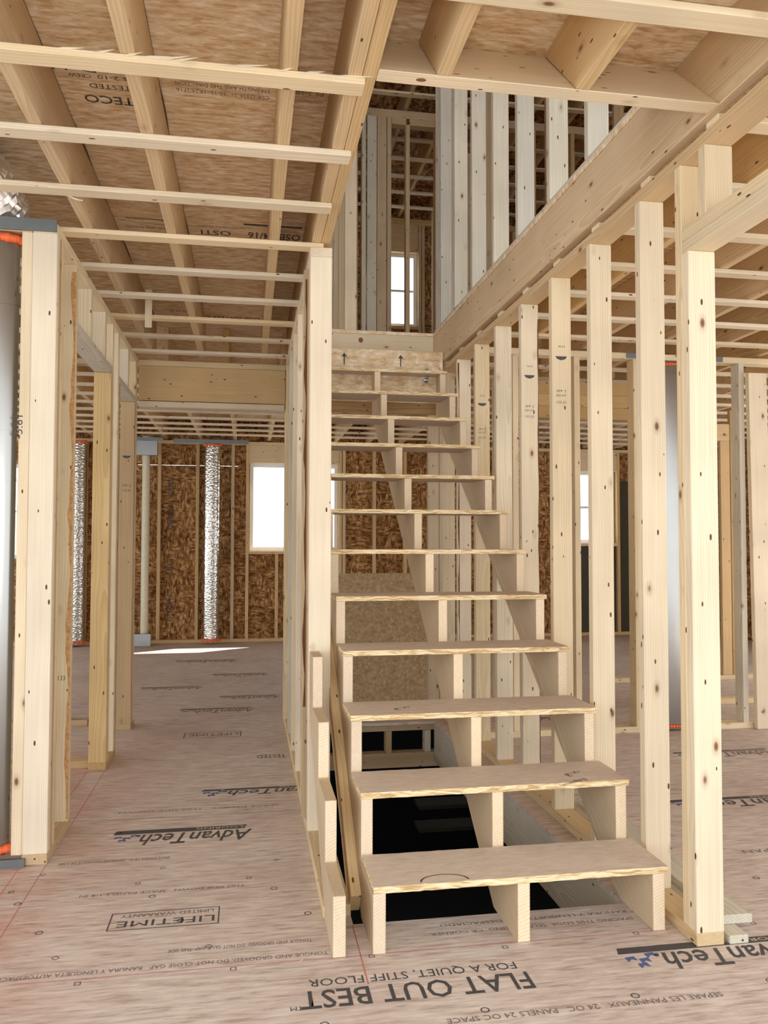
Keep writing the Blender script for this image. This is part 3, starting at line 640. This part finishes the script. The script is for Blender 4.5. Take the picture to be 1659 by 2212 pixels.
for y, lb in ((3.876, 'nearer pale cripple stud over the first opening of the left hall wall'), (4.255, 'farther pale cripple stud over the first opening of the left hall wall'), (5.06, 'cripple stud over the second opening of the left hall wall')):
    board('cripple_stud', LX, LX + WD, y, y + T, 2.1395, ZT, 'z', 'pale', lb, 'stud', 'cripple studs of the left hall wall')
# duct wall running left from the corner post
ds = board('wall_stud', -0.8525, -0.8145, 3.197, 3.286, T, ZT, 'z', 'stud', 'narrow stud edge beside the shiny duct at the far left', 'stud')
text('5.61', -0.838, 3.1964, 1.60, 0.03, ds, 'ink', width=0.07, rot=math.pi / 2, normal='front', name='handwritten_mark')
board('wall_plate', -2.6, -1.12, 3.197, 3.286, 0, T, 'x', 'brown', 'bottom plate of the duct wall out at the far left', 'wall plate')
board('wall_plate', -2.6, -0.815, 3.197, 3.286, ZT, ZP, 'x', 'brown', 'top plate of the duct wall behind the steel bracket', 'wall plate')
board('wall_stud', -1.17, -1.132, 3.197, 3.286, T, ZT, 'z', 'stud', 'stud on the far side of the shiny duct', 'stud')
board('steel_bracket', -1.25, -0.726, 3.188, 3.1965, ZT + 0.002, ZP + 0.012, 'x', 'plate', 'grey steel strap bracket nailed over the top plate of the near left corner', 'bracket', bev=0.0005)
board('floor_bracket', -1.2, -0.80, 3.180, 3.1945, 0.0, 0.030, 'x', 'plate', 'grey steel strip at the foot of the shiny duct', 'bracket', bev=0.0005)
board('wall_plate', -2.8, -0.816, 4.50, 4.589, 0, T, 'x', 'brown', 'bottom plate crossing the floor of the left room behind the first opening', 'wall plate')
board('wall_plate', -3.4, -1.02, 5.53, 5.619, 0, T, 'x', 'brown', 'farther bottom plate in the left room seen through the first opening', 'wall plate')
board('wall_stud', -1.205, -1.167, 5.53, 5.619, T, ZT, 'z', 'brown', 'tan stud in the left room behind the knotty trimmer', 'stud')
board('wall_plate', -3.4, -1.02, 5.53, 5.619, ZT, ZP, 'x', 'brown', 'top plate in the left room over the tan stud', 'wall plate')
# shiny duct
def oval_duct(name, cx, cy, rx, ry, z0, z1, mat, lab, seams=(), foam=True, fmat='foam', foil=False):
    e = empty(name, (cx, cy, z0), lab, 'duct')
    o = bm_obj('duct_pipe', tube_bm(cx, cy, z0, z1, rx, ry, 40, 0.004 if foil else 0.0, 60 if foil else 2), mat, e, smooth=True)
    for z in seams:
        bm = tube_bm(cx, cy, z - 0.003, z + 0.003, rx + 0.0015, ry + 0.0015, 40); bm_obj('seam_ring', bm, mat, e, smooth=True)
    if foam:
        for z in (z0 + 0.02, z1 - 0.02):
            pts = [(cx + (rx + .004) * math.cos(a), cy + (ry + .004) * math.sin(a), z) for a in [2 * math.pi * i / 44 for i in range(44)]]
            bm_obj('foam_seal', blob_bm(pts, 0.016 if rx < .12 else 0.011), fmat, e, smooth=True)
    return e
oval_duct('stack_duct', -0.985, 3.243, 0.115, 0.04, 0.035, ZT - 0.003, 'duct', 'shiny galvanized oval duct at the left picture edge with orange foam at both ends', (0.95, 1.43, 1.62, 2.1))
# crumpled foil duct lying in the joist bay above
e = empty('foil_duct', (-1.05, 3.1, 2.44), 'crumpled silver foil duct lying in the ceiling at the upper left', 'duct')
bm = bmesh.new(); prev = None
fp = [Vector(p) for p in ((-0.955, 3.31, 2.44), (-0.95, 3.30, 2.49), (-0.97, 3.14, 2.552), (-1.03, 2.85, 2.552), (-1.12, 2.55, 2.545), (-1.2, 2.2, 2.545))]
for k in range(51):
    t = k / 50 * (len(fp) - 1.001); i0 = int(t); p = fp[i0].lerp(fp[i0 + 1], t - i0); dr = (fp[min(i0 + 1, 5)] - fp[i0]).normalized()
    if i0 < 4: dr = dr.lerp((fp[i0 + 2] - fp[i0 + 1]).normalized(), t - i0).normalized()
    sa_ = dr.cross(Vector((1, 0, 0))).normalized(); sb_ = dr.cross(sa_).normalized(); r0 = 0.088 + 0.010 * (k % 2)
    ring = []
    for i in range(44):
        a = 2 * math.pi * i / 44; rr = r0 * (1 + random.uniform(-0.06, 0.06)); ring.append(bm.verts.new(p + sa_ * rr * math.cos(a) + sb_ * rr * math.sin(a)))
    if prev:
        for i in range(44): bm.faces.new((prev[i], prev[(i + 1) % 44], ring[(i + 1) % 44], ring[i]))
    prev = ring
bm_obj('foil_sleeve', bm, 'crinkle', e)
# wood sliver near it
sv_ = board('wood_sliver', -0.70, -0.58, 2.95, 2.975, 2.425, 2.429, 'x', 'pale', 'curled wood sliver sticking out over the left corner post', 'splinter', bev=0); sv_.rotation_euler = (0.3, 0.45, -0.5)

# ---- hall end header
HY = 5.5
he = empty('hall_header', (-0.24, 5.52, 2.087), 'deep plywood faced header across the far end of the hall', 'header')
board('header_face', -0.724, 0.245, 5.517, 5.585, 2.139, 2.372, 'x', 'lvl', parent=he)
board('bottom_board', -0.724, 0.240, 5.505, 5.594, 2.095, 2.133, 'x', 'pale', parent=he)
board('top_board', -0.724, 0.245, 5.516, 5.60, 2.373, 2.4105, 'x', 'stud', parent=he)
board('gap_shadow_strip', -0.48, -0.30, 5.520, 5.57, 2.1335, 2.1385, 'x', 'dark', parent=he, bev=0).name = 'bark_or_gap_shadow'  # dark strip that paints the shadow in the gap below the header face
# header behind the stairs
board('cross_header', 0.336, 1.3195, 5.517, 5.555, 2.10, 2.28, 'x', 'brown', 'tan lumber header behind the upper treads', 'header')

# ---- right hand room walls
GQ = 'studs of the duct wall in the right hand room'
QY = 4.775
board('wall_plate', 1.411, 2.56, QY, QY + WD, 0, T, 'x', 'stud', 'bottom plate left of the duct in the right hand room', 'wall plate')
board('wall_plate', 2.86, 5.4, QY, QY + WD, 0, T, 'x', 'stud', 'bottom plate right of the duct in the right hand room', 'wall plate')
board('wall_plate', 1.411, 5.4, QY, QY + WD, ZT, ZP, 'x', 'stud', 'top plate of the duct wall in the right hand room', 'wall plate')
for x, lb in ((1.62, 'stud close to the stair wall in the right hand duct wall'), (2.025, 'slim stud left of the far window view in the right hand room'), (2.425, 'stud left of the galvanized duct in the right hand room'), (2.90, 'stud hidden right behind the doorway post near the duct'), (3.165, 'grey edged stud right of the doorway post in the right hand room'), (4.0, 'stud out at the right in the right hand room')):
    board('wall_stud', x, x + T, QY, QY + WD, T, ZT, 'z', 'white' if x == 3.165 else 'stud', lb, 'stud', GQ)
lb_ = board('leaning_board', 3.215, 3.345, QY - 0.05, QY - 0.012, 0.0, 2.30, 'z', 'pale', 'wide pale board standing at the right picture edge before the wall', 'board', tilt=-0.012)
lb_.location.z += 0.003
oval_duct('stack_duct', 2.715, 4.83, 0.125, 0.05, 0.01, ZT - 0.003, 'duct', 'galvanized duct in the right hand room seen between stud and doorway post', (0.9, 1.86, 2.3))
for x0, x1, lb in ((2.38, 2.56, 'left'), (2.87, 3.05, 'right')):
    board('steel_bracket', x0, x1, QY - 0.006, QY - 0.0005, ZT + 0.002, ZP - 0.002, 'x', 'plate', f'blue grey nail plate on the top plate {lb} of the right hand duct', 'bracket', bev=0.0005)
# cross wall in the right hand room with a big header
ch = empty('wide_door_header', (2.3, 5.55, 2.10), 'deep three board header over the wide doorway in the right hand room', 'header')
for q, (z0, z1) in enumerate(((2.10, 2.185), (2.186, 2.275), (2.276, 2.372))): board('header_board', 1.86, 2.86, 5.517, 5.60, z0, z1, 'x', 'lvl', parent=ch)
for x, z1, lb in ((1.74, ZT, 'left jamb stud of the wide doorway in the right hand room'), (1.80, 2.099, 'left trimmer of the wide doorway in the right hand room'), (2.20, 2.099, 'stamped stud under the wide header in the right hand room'), (2.80, 2.099, 'right trimmer of the wide doorway in the right hand room'), (2.87, ZT, 'right jamb stud of the wide doorway in the right hand room'), (3.4, ZT, 'stud right of the wide doorway')):
    board('wall_stud', x, x + T if x != 2.20 else x + WD, 5.517, 5.60 if x != 2.20 else 5.517 + T, T, z1, 'z', 'stud', lb, 'stud', 'studs of the far cross wall')
board('wall_plate', 1.411, 2.30, 5.512, 5.60, 0, T, 'x', 'stud', 'bottom plate left of the wide doorway in the right hand room', 'wall plate')
board('wall_plate', 2.80, 5.4, 5.512, 5.60, 0, T, 'x', 'stud', 'bottom plate right of the wide doorway in the right hand room', 'wall plate')
for i, (x, y, mt, z1) in enumerate(((4.12, 6.5, 'lvl', 2.1), (4.215, 6.5, 'brown', ZT), (3.70, 6.9, 'stud', ZT), (3.3, 6.5, 'stud', ZT))):
    board('wall_stud', x, x + (WD if i < 2 else T), y, y + T, T, z1, 'z', mt, ['orange lit door jamb stud far in the right hand room', 'tan door jamb stud right of the orange lit one', 'stud far behind the wide doorway', 'stud behind the right trimmer of the wide doorway'][i], 'stud', 'studs far right')
board('wall_plate', 3.1, 5.6, 6.49, 6.49 + WD, 0, T, 'x', 'stud', 'bottom plate of the farthest wall at the right', 'wall plate')
board('door_header', 3.6, 4.21, 6.5, 6.58, 2.101, 2.25, 'x', 'joist', 'header of the far right doorway', 'header')

# ---- guard panel behind the hole
board('plywood_barrier', 0.341, 1.216, 5.42, 5.438, 0.0, 0.986, 'x', 'panel', 'tan strand board sheet standing as a guard behind the stair hole', 'panel', bev=0.001)

# ================================================================== stairs
X1, X2, Y1, RUN, RISE = 0.367, 1.290, 2.3515, 0.2529, 0.1938
TT = 0.020
stair = empty('staircase', (0.8, 2.35, 0), 'open rough wooden staircase of strand board treads on three notched stringers', 'staircase')
def stringer_profile(n, yend=None):
    p = [(Y1, 0.0)]
    for k in range(1, n + 1):
        p.append((Y1 + (k - 1) * RUN, k * RISE - TT)); p.append((Y1 + k * RUN, k * RISE - TT))
    if yend: p[-1] = (yend, p[-1][1])
    ye, ze = p[-1]
    low = lambda y: (y - Y1) * RISE / RUN - 0.184
    p.append((ye, low(ye))); p.append((Y1 + 0.184 * RUN / RISE, 0.0))
    return p
def stringer(name, x0, n, parent, yend=None, label=None, cat=None):
    bm = prism_x(stringer_profile(n, yend), x0, x0 + T)
    # local frame whose X follows the slope, so the grain does too
    ang = math.atan2(RISE, RUN); mt = Matrix.Translation(Vector((x0, Y1, 0))) @ (Matrix.Rotation(ang, 4, 'X') @ AX['y'].to_4x4())
    for f in bm.faces:
        if f.normal.y < -0.9: f.material_index = 1
    bm.transform(mt.inverted())
    bmesh.ops.bevel(bm, geom=bm.edges[:], offset=0.0015, segments=1, affect='EDGES')
    o = bm_obj(name, bm, ['stringer', 'endgrain'], None)
    if parent: o.parent = parent; o.matrix_local = Matrix.Translation(-parent.location) @ mt
    else: o.matrix_local = mt
    return tag(o, label, cat)
for x in (0.367, 0.806, 1.242): stringer('stringer', x, 12, stair, 5.248)
rt = random.Random(5)
for k in range(1, 13):
    y0 = Y1 + (k - 1) * RUN - 0.004; dep = 0.243 if k < 12 else 0.118
    a = rt.uniform(-0.004, 0.004); z = k * RISE
    bm = bmesh.new(); nx = 48; xl, xr = X1 + rt.uniform(-.003, .004), X2 + rt.uniform(-.006, .004)
    fr_ = []; bk = []
    for i in range(nx + 1):
        x = xl + (xr - xl) * i / nx; j = rt.uniform(-0.0016, 0.0016)
        fr_.append((x, y0 + a * i / nx + j)); bk.append((x, y0 + dep + rt.uniform(-.0015, .0015)))
    vt = [[bm.verts.new((x, y, z)) for x, y in L_] for L_ in (fr_, bk)]; vb = [[bm.verts.new((x, y + (rt.uniform(-.001, .001)), z - TT + 0.0005)) for x, y in L_] for L_ in (fr_, bk)]
    for i in range(nx):
        f = bm.faces.new((vt[0][i], vt[0][i + 1], vt[1][i + 1], vt[1][i])); f.material_index = 0
        f = bm.faces.new((vb[0][i], vb[1][i], vb[1][i + 1], vb[0][i + 1])); f.material_index = 0
        f = bm.faces.new((vb[0][i], vb[0][i + 1], vt[0][i + 1], vt[0][i])); f.material_index = 1
        f = bm.faces.new((vb[1][i], vt[1][i], vt[1][i + 1], vb[1][i + 1])); f.material_index = 1
    for i in (0, nx):
        q = (vb[0][i], vt[0][i], vt[1][i], vb[1][i]); f = bm.faces.new(q if i == 0 else q[::-1]); f.material_index = 1
    tr = bm_obj('tread', bm, ['tread', 'edge'], stair)
    if k == 1:
        # oval mark printed on the bottom tread
        for rr in (0.075, 0.055):
            bm = bmesh.new(); n = 24
            o_ = [bm.verts.new((0.585 + rr * math.cos(math.pi * i / n), y0 + 0.012 + rr * 0.62 * math.sin(math.pi * i / n), z + 0.0006)) for i in range(n + 1)]
            p_ = [bm.verts.new((0.585 + (rr - .006) * math.cos(math.pi * i / n), y0 + 0.012 + (rr - .006) * 0.62 * math.sin(math.pi * i / n), z + 0.0006)) for i in range(n + 1)]
            for i in range(n): bm.faces.new((o_[i], o_[i + 1], p_[i + 1], p_[i]))
            q = bm_obj('printed_oval', bm, 'ink', None); q.parent = tr; q.location = -stair.location
        for q, xx in enumerate((0.555, 0.585, 0.615)):
            text('B', xx + .012, y0 + 0.04, z + 0.0006, 0.02, None, 'ink', rot=math.pi, name='printed_lettering').parent = tr
            bpy.context.view_layer.update(); tr.children[-1].location -= stair.location
    if k in (2, 3):
        for q, (ss, dy, w) in enumerate((('CP-16', 0.13, 0.07), ('2', 0.09, 0.02), ('(Edgewise)', 0.04, 0.13))):
            xx = (1.12 if k == 2 else 0.56) - 0.02 * q
            if k == 3 and q == 2: continue
            t_ = text(ss, xx + w / 2, y0 + dy, z + 0.0006, 0.022, None, 'ink', width=w, rot=math.pi + 0.5, name='handwritten_mark'); t_.parent = tr; t_.location -= stair.location
rp_ = board('riser_panel', 0.340, 1.290, 5.2485, 5.2665, 2.13, 2.478, 'x', 'deck', parent=stair, bev=0.001)
rp_['label'] = 'strand board panel with printed arrows at the stair top'
bpy.context.view_layer.update()
def arrow(x):
    bm = bmesh.new(); y = 5.2478
    pts = [((x - .004, 2.37), (x + .004, 2.37), (x + .004, 2.43), (x - .004, 2.43)), ((x - .018, 2.425), (x + .018, 2.425), (x, 2.45))]
    for P in pts: bm.faces.new([bm.verts.new((a, y, z)) for a, z in P])
    bm.transform((Matrix.Translation(stair.location) @ rp_.matrix_local).inverted()); q = bm_obj('printed_arrow', bm, 'ink', None); q.parent = rp_
for x in (0.62, 1.0): arrow(x)
# short spare stringer beside the post
stringer('spare_stringer', 0.2505, 4, None, 3.2705, 'short four step notched stringer standing against the end post left of the stairs', 'stringer')
# slanting spacer board
sl = math.atan2(RISE, RUN); L_ = 1.55
bd = bpy.data.objects.new('spacer_board', box_mesh(L_, 0.036, 0.089, 'warm')); COL.objects.link(bd)
top0 = Vector((0.3525, 2.575, 0.075)); d = Vector((0, math.cos(sl), math.sin(sl))); nrm = Vector((0, math.sin(sl), -math.cos(sl)))
c = top0 + d * (L_ / 2) + nrm * 0.0445
bd.matrix_local = Matrix.Translation(c + Vector((-0.004, 0, 0))) @ Matrix.Rotation(sl, 4, 'X') @ AX['y'].to_4x4()
tag(bd, 'knotty slanting board squeezed between the end post and the left stringer', 'board')
# metal hanger strap under the top treads
bm = bmesh.new(); prev = None
for i in range(13):
    z = 2.36 - i * 0.008; x = 1.172 + 0.006 * math.sin(i * 1.1); y = 5.236 - 0.002 * (i % 2)
    pr_ = (bm.verts.new((x - .011, y, z)), bm.verts.new((x + .011, y - 0.006 * math.cos(i * 1.3), z)))
    if prev: bm.faces.new((prev[0], prev[1], pr_[1], pr_[0]))
    prev = pr_
o = bm_obj('metal_hanger_strap', bm, 'metal', None, label='twisted bright metal strap hanging under the top tread', cat='strap')
md = o.modifiers.new('s', 'SOLIDIFY'); md.thickness = 0.0015

# ================================================================== far wall
GB = 'studs of the far outer wall'
YB0, YB1 = 9.85, 9.939
board('wall_plate', -4.5, 6.0, YB0, YB1, 0, T, 'x', 'joist', 'bottom plate along the far outer wall', 'wall plate')
board('wall_plate', -4.5, 6.0, YB0, YB1, ZT, ZP, 'x', 'stud', 'top plate along the far outer wall', 'wall plate')
fx = []
x = -4.3
studs_far = [(-4.2, 0), (-3.65, 0), (-2.55, 0), (-2.2, 0), (-1.9, 0), (-1.50, 0), (-1.06, 0), (-0.615, 0), (-0.20, 0), (-0.025, 0), (1.105, 0), (1.15, 0), (1.53, 0), (1.92, 0), (2.30, 0), (2.7, 0), (3.1, 0), (3.5, 0), (3.98, 0), (4.76, 0), (5.2, 0), (5.6, 0)]
for i, (x, _) in enumerate(studs_far):
    board('wall_stud', x, x + T, YB0, YB1, T, ZT, 'z', 'joist', f'{ordw(i)} stud from the left along the far outer wall', 'stud', GB)
board('cripple_stud', 0.33, 0.33 + T, YB0, YB1, T, 1.05, 'z', 'joist', 'left cripple stud below the far window', 'stud', 'cripples below the far window')
board('cripple_stud', 0.74, 0.74 + T, YB0, YB1, T, 1.05, 'z', 'joist', 'right cripple stud below the far window', 'stud', 'cripples below the far window')
board('sill_board', 0.014, 1.104, YB0, YB1, 1.051, 1.088, 'x', 'joist', 'rough sill board under the bright far window', 'sill')
board('window_header', 0.014, 1.104, YB0, YB1, 2.156, 2.372, 'x', 'stud', 'pale lumber header over the bright far window', 'header')
board('window_header', 4.02, 4.759, YB0, YB1, 2.126, 2.372, 'x', 'stud', 'header over the small window far at the right', 'header')
board('sill_board', 4.02, 4.759, YB0, YB1, 1.15, 1.189, 'x', 'stud', 'sill under the small window far at the right', 'sill')
board('building_paper_sheet', 4.025, 4.755, 9.90, 9.925, T, 1.145, 'z', 'paper', 'dark greenish sheet under the small far window at the right', 'sheet', bev=0)
board('building_paper_sheet', 4.80, 5.19, 9.90, 9.925, T, 2.0, 'z', 'paper', 'tall dark greenish sheet right of the small far window', 'sheet', bev=0)
def window(n, x0, x1, z0, z1, bars):
    e = empty(f'window_{n}', ((x0 + x1) / 2, BY, z0), None, None, kind='structure')
    f = 0.045
    boxes_obj('window_frame', [(x0, x1, BY - 0.02, BY + 0.05, z0, z0 + f), (x0, x1, BY - 0.02, BY + 0.05, z1 - f, z1), (x0, x0 + f, BY - 0.02, BY + 0.05, z0 + f, z1 - f), (x1 - f, x1, BY - 0.02, BY + 0.05, z0 + f, z1 - f)], 'vinyl', e)
    if bars: boxes_obj('meeting_rail', [(x0 + f, x1 - f, BY, BY + 0.035, (z0 + z1) / 2 - 0.014, (z0 + z1) / 2 + 0.014)], 'vinyl', e)
    boxes_obj('glass_pane', [(x0 + f, x1 - f, BY + 0.02, BY + 0.024, z0 + f, z1 - f)], 'glass', e)
window(1, *W1, False); window(2, *W2, True); window(3, *W3, True); window(4, *W4, True)
# sheathing prints on the far wall
for x in (-0.88, 0.60):
    for z, h in ((1.75, .22), (1.35, .3), (0.85, .2), (0.25, .32)):
        t_ = text('OSB 24/16', x, BY - 0.001, z, 0.07, wback, 'ink', width=h, rot=math.pi / 2, normal='front', bold=0.012)
# insulated ducts and pipe on the far wall
def far_duct(cx, r, lab, y=9.70, mat='foil'):
    oval_duct('insulated_duct', cx, y, r, r * 0.8, 0.03, ZT - 0.01, mat, lab, foil=True)
far_duct(-0.42, 0.092, 'tall silver foil wrapped duct standing at the far wall left of the window')
far_duct(-1.945, 0.11, 'silver foil wrapped duct seen through the left opening')
board('steel_bracket', -0.86, 0.0, 9.60, 9.61, ZT - 0.02, ZT + 0.025, 'x', 'plate', 'grey steel plate across the head of the foil wrapped duct', 'bracket', bev=0)
pe = empty('vent_pipe', (-1.175, 9.68, 0.0), 'cream plastic vent pipe standing against the far wall', 'pipe')
bm_obj('pipe', tube_bm(-1.175, 9.70, 0.0, ZJ, 0.045, 0.045, 24), 'pvc', pe, smooth=True)
board('steel_bracket', -1.38, -0.98, 9.60, 9.61, ZT + 0.0, ZT + 0.035, 'x', 'plate', 'grey steel plate across the head of the cream pipe', 'bracket', bev=0)
board('guard_box', -1.30, -1.04, 9.60, 9.648, 2.20, 2.37, 'x', 'metal', 'pale metal guard box at the top of the cream pipe', 'guard', bev=0.002)
board('guard_box', -1.35, -1.09, 9.60, 9.648, 0.0, 0.14, 'x', 'metal', 'pale metal guard box at the foot of the cream pipe', 'guard', bev=0.002)

# ================================================================== upper floor
Z2 = ZF; Z2T = 5.215
GU = 'studs of the upper wall along the stairwell'
board('wall_plate', RX, RX + WD, 0.3, 5.62, Z2, Z2 + T, 'y', 'white', 'bottom plate of the upper wall along the stairwell', 'wall plate')
board('wall_plate', RX, RX + WD, 0.3, 5.62, Z2T, Z2T + 0.076, 'y', 'white', 'top plate of the upper wall along the stairwell', 'wall plate')
uy = [1.33, 1.74, 2.14, 2.55, 2.957, 3.368, 3.80, 4.20, 4.628, 5.043, 5.087, 5.43, 5.49, 5.55]
for i, y in enumerate(uy):
    board('wall_stud', RX, RX + WD, y, y + T, Z2 + T, Z2T, 'z', 'white', f'{ordw(i)} grey white stud back along the upper wall right of the stairwell', 'stud', GU)  # cool daylight is put into the grey white wood colour
GP = 'studs of the upper floor partition'
PY = 7.35
for i, (x0, x1, mt) in enumerate(((0.954, 0.992, 'brown'), (1.03, 1.068, 'white'), (1.08, 1.17, 'white'), (1.175, 1.264, 'brown'), (1.27, 1.31, 'brown'), (1.45, 1.488, 'brown'), (1.735, 1.773, 'brown'), (1.78, 1.87, 'brown'), (2.3, 2.34, 'brown'), (2.7, 2.74, 'brown'), (3.1, 3.14, 'brown'))):
    board('wall_stud', x0, x1, PY, PY + (T if x1 - x0 > .05 else WD), Z2 + T, Z2T, 'z', mt, f'{ordw(i)} stud from the left in the upper partition facing the landing', 'stud', GP)
board('wall_plate', 0.8, 4.0, PY, PY + WD, Z2T, Z2T + 0.076, 'x', 'brown', 'top plate of the upper partition facing the landing', 'wall plate')
board('partition_header', 1.312, 1.734, PY, PY + WD, Z2T - 0.06, Z2T, 'x', 'brown', 'header over the opening of the upper partition', 'header')
board('wall_plate', 0.8, 1.32, PY, PY + WD, Z2, Z2 + T, 'x', 'brown', 'bottom plate of the upper partition facing the landing', 'wall plate')
for i in range(8):
    y = 5.9 + 0.4064 * i
    if abs(y - 7.4) < .15: continue
    board('wall_stud', 0.70, 0.789, y, y + T, Z2 + T, Z2T, 'z', 'stud', f'{ordw(i)} stud back along the upper wall left of the landing', 'stud', 'studs left of the landing')
board('wall_plate', 0.70, 0.789, 5.8, 7.34, Z2T, Z2T + 0.076, 'y', 'brown', 'top plate of the upper wall left of the landing', 'wall plate')
board('wall_plate', 0.70, 0.789, 5.8, 7.34, Z2, Z2 + T, 'y', 'brown', 'bottom plate of the upper wall left of the landing', 'wall plate')
GUJ = 'upper ceiling joists'
for i in range(17):
    x = -0.6 + 0.4064 * i
    board('ceiling_joist', x, x + T, -0.2, 9.90, 5.313, 5.53, 'y', 'joist', f'{ordw(i)} upper ceiling joist from the left', 'joist', GUJ)
for k in range(17):
    y = 3.0 + 0.4064 * k
    if y > 9.7 or abs(y - PY) < 0.1: continue
    board('ceiling_strap', 0.3, 5.9, y, y + 0.064, 5.2925, 5.312, 'x', 'pale', f'{ordw(k)} strap back across the upper ceiling', 'strap', 'upper ceiling straps')
GUB = 'upper studs of the far outer wall'
for i, x in enumerate((0.6, 1.0, 1.40, 2.105, 2.15, 2.55, 2.95, 3.35, 3.75, 4.15)):
    board('wall_stud', x, x + T, YB0, YB1, Z2 + T, Z2T, 'z', 'joist', f'{ordw(i)} upper stud from the left along the far outer wall', 'stud', GUB)
board('window_header', 1.44, 2.10, YB0, YB1, 4.861, Z2T, 'x', 'joist', 'header over the upper window', 'header')
board('sill_board', 1.44, 2.10, YB0, YB1, 3.88, 3.919, 'x', 'joist', 'sill under the upper window', 'sill')
board('wall_plate', 0.4, 5.8, YB0, YB1, Z2T, Z2T + 0.076, 'x', 'joist', 'top plate of the upper far outer wall', 'wall plate')
for i, (x, y) in enumerate(((2.18, 7.9), (2.18, 8.4), (2.18, 8.9), (2.18, 9.4), (3.0, 6.2), (2.4, 6.2), (1.9, 6.3), (3.4, 5.2), (2.9, 4.6), (2.4, 4.2))):
    board('wall_stud', x, x + WD, y, y + T, Z2 + T, Z2T, 'z', 'stud' if i < 4 else 'brown', f'{ordw(i)} of the scattered studs in the upper rooms', 'stud', 'studs of the upper rooms')
bpy.context.view_layer.update()
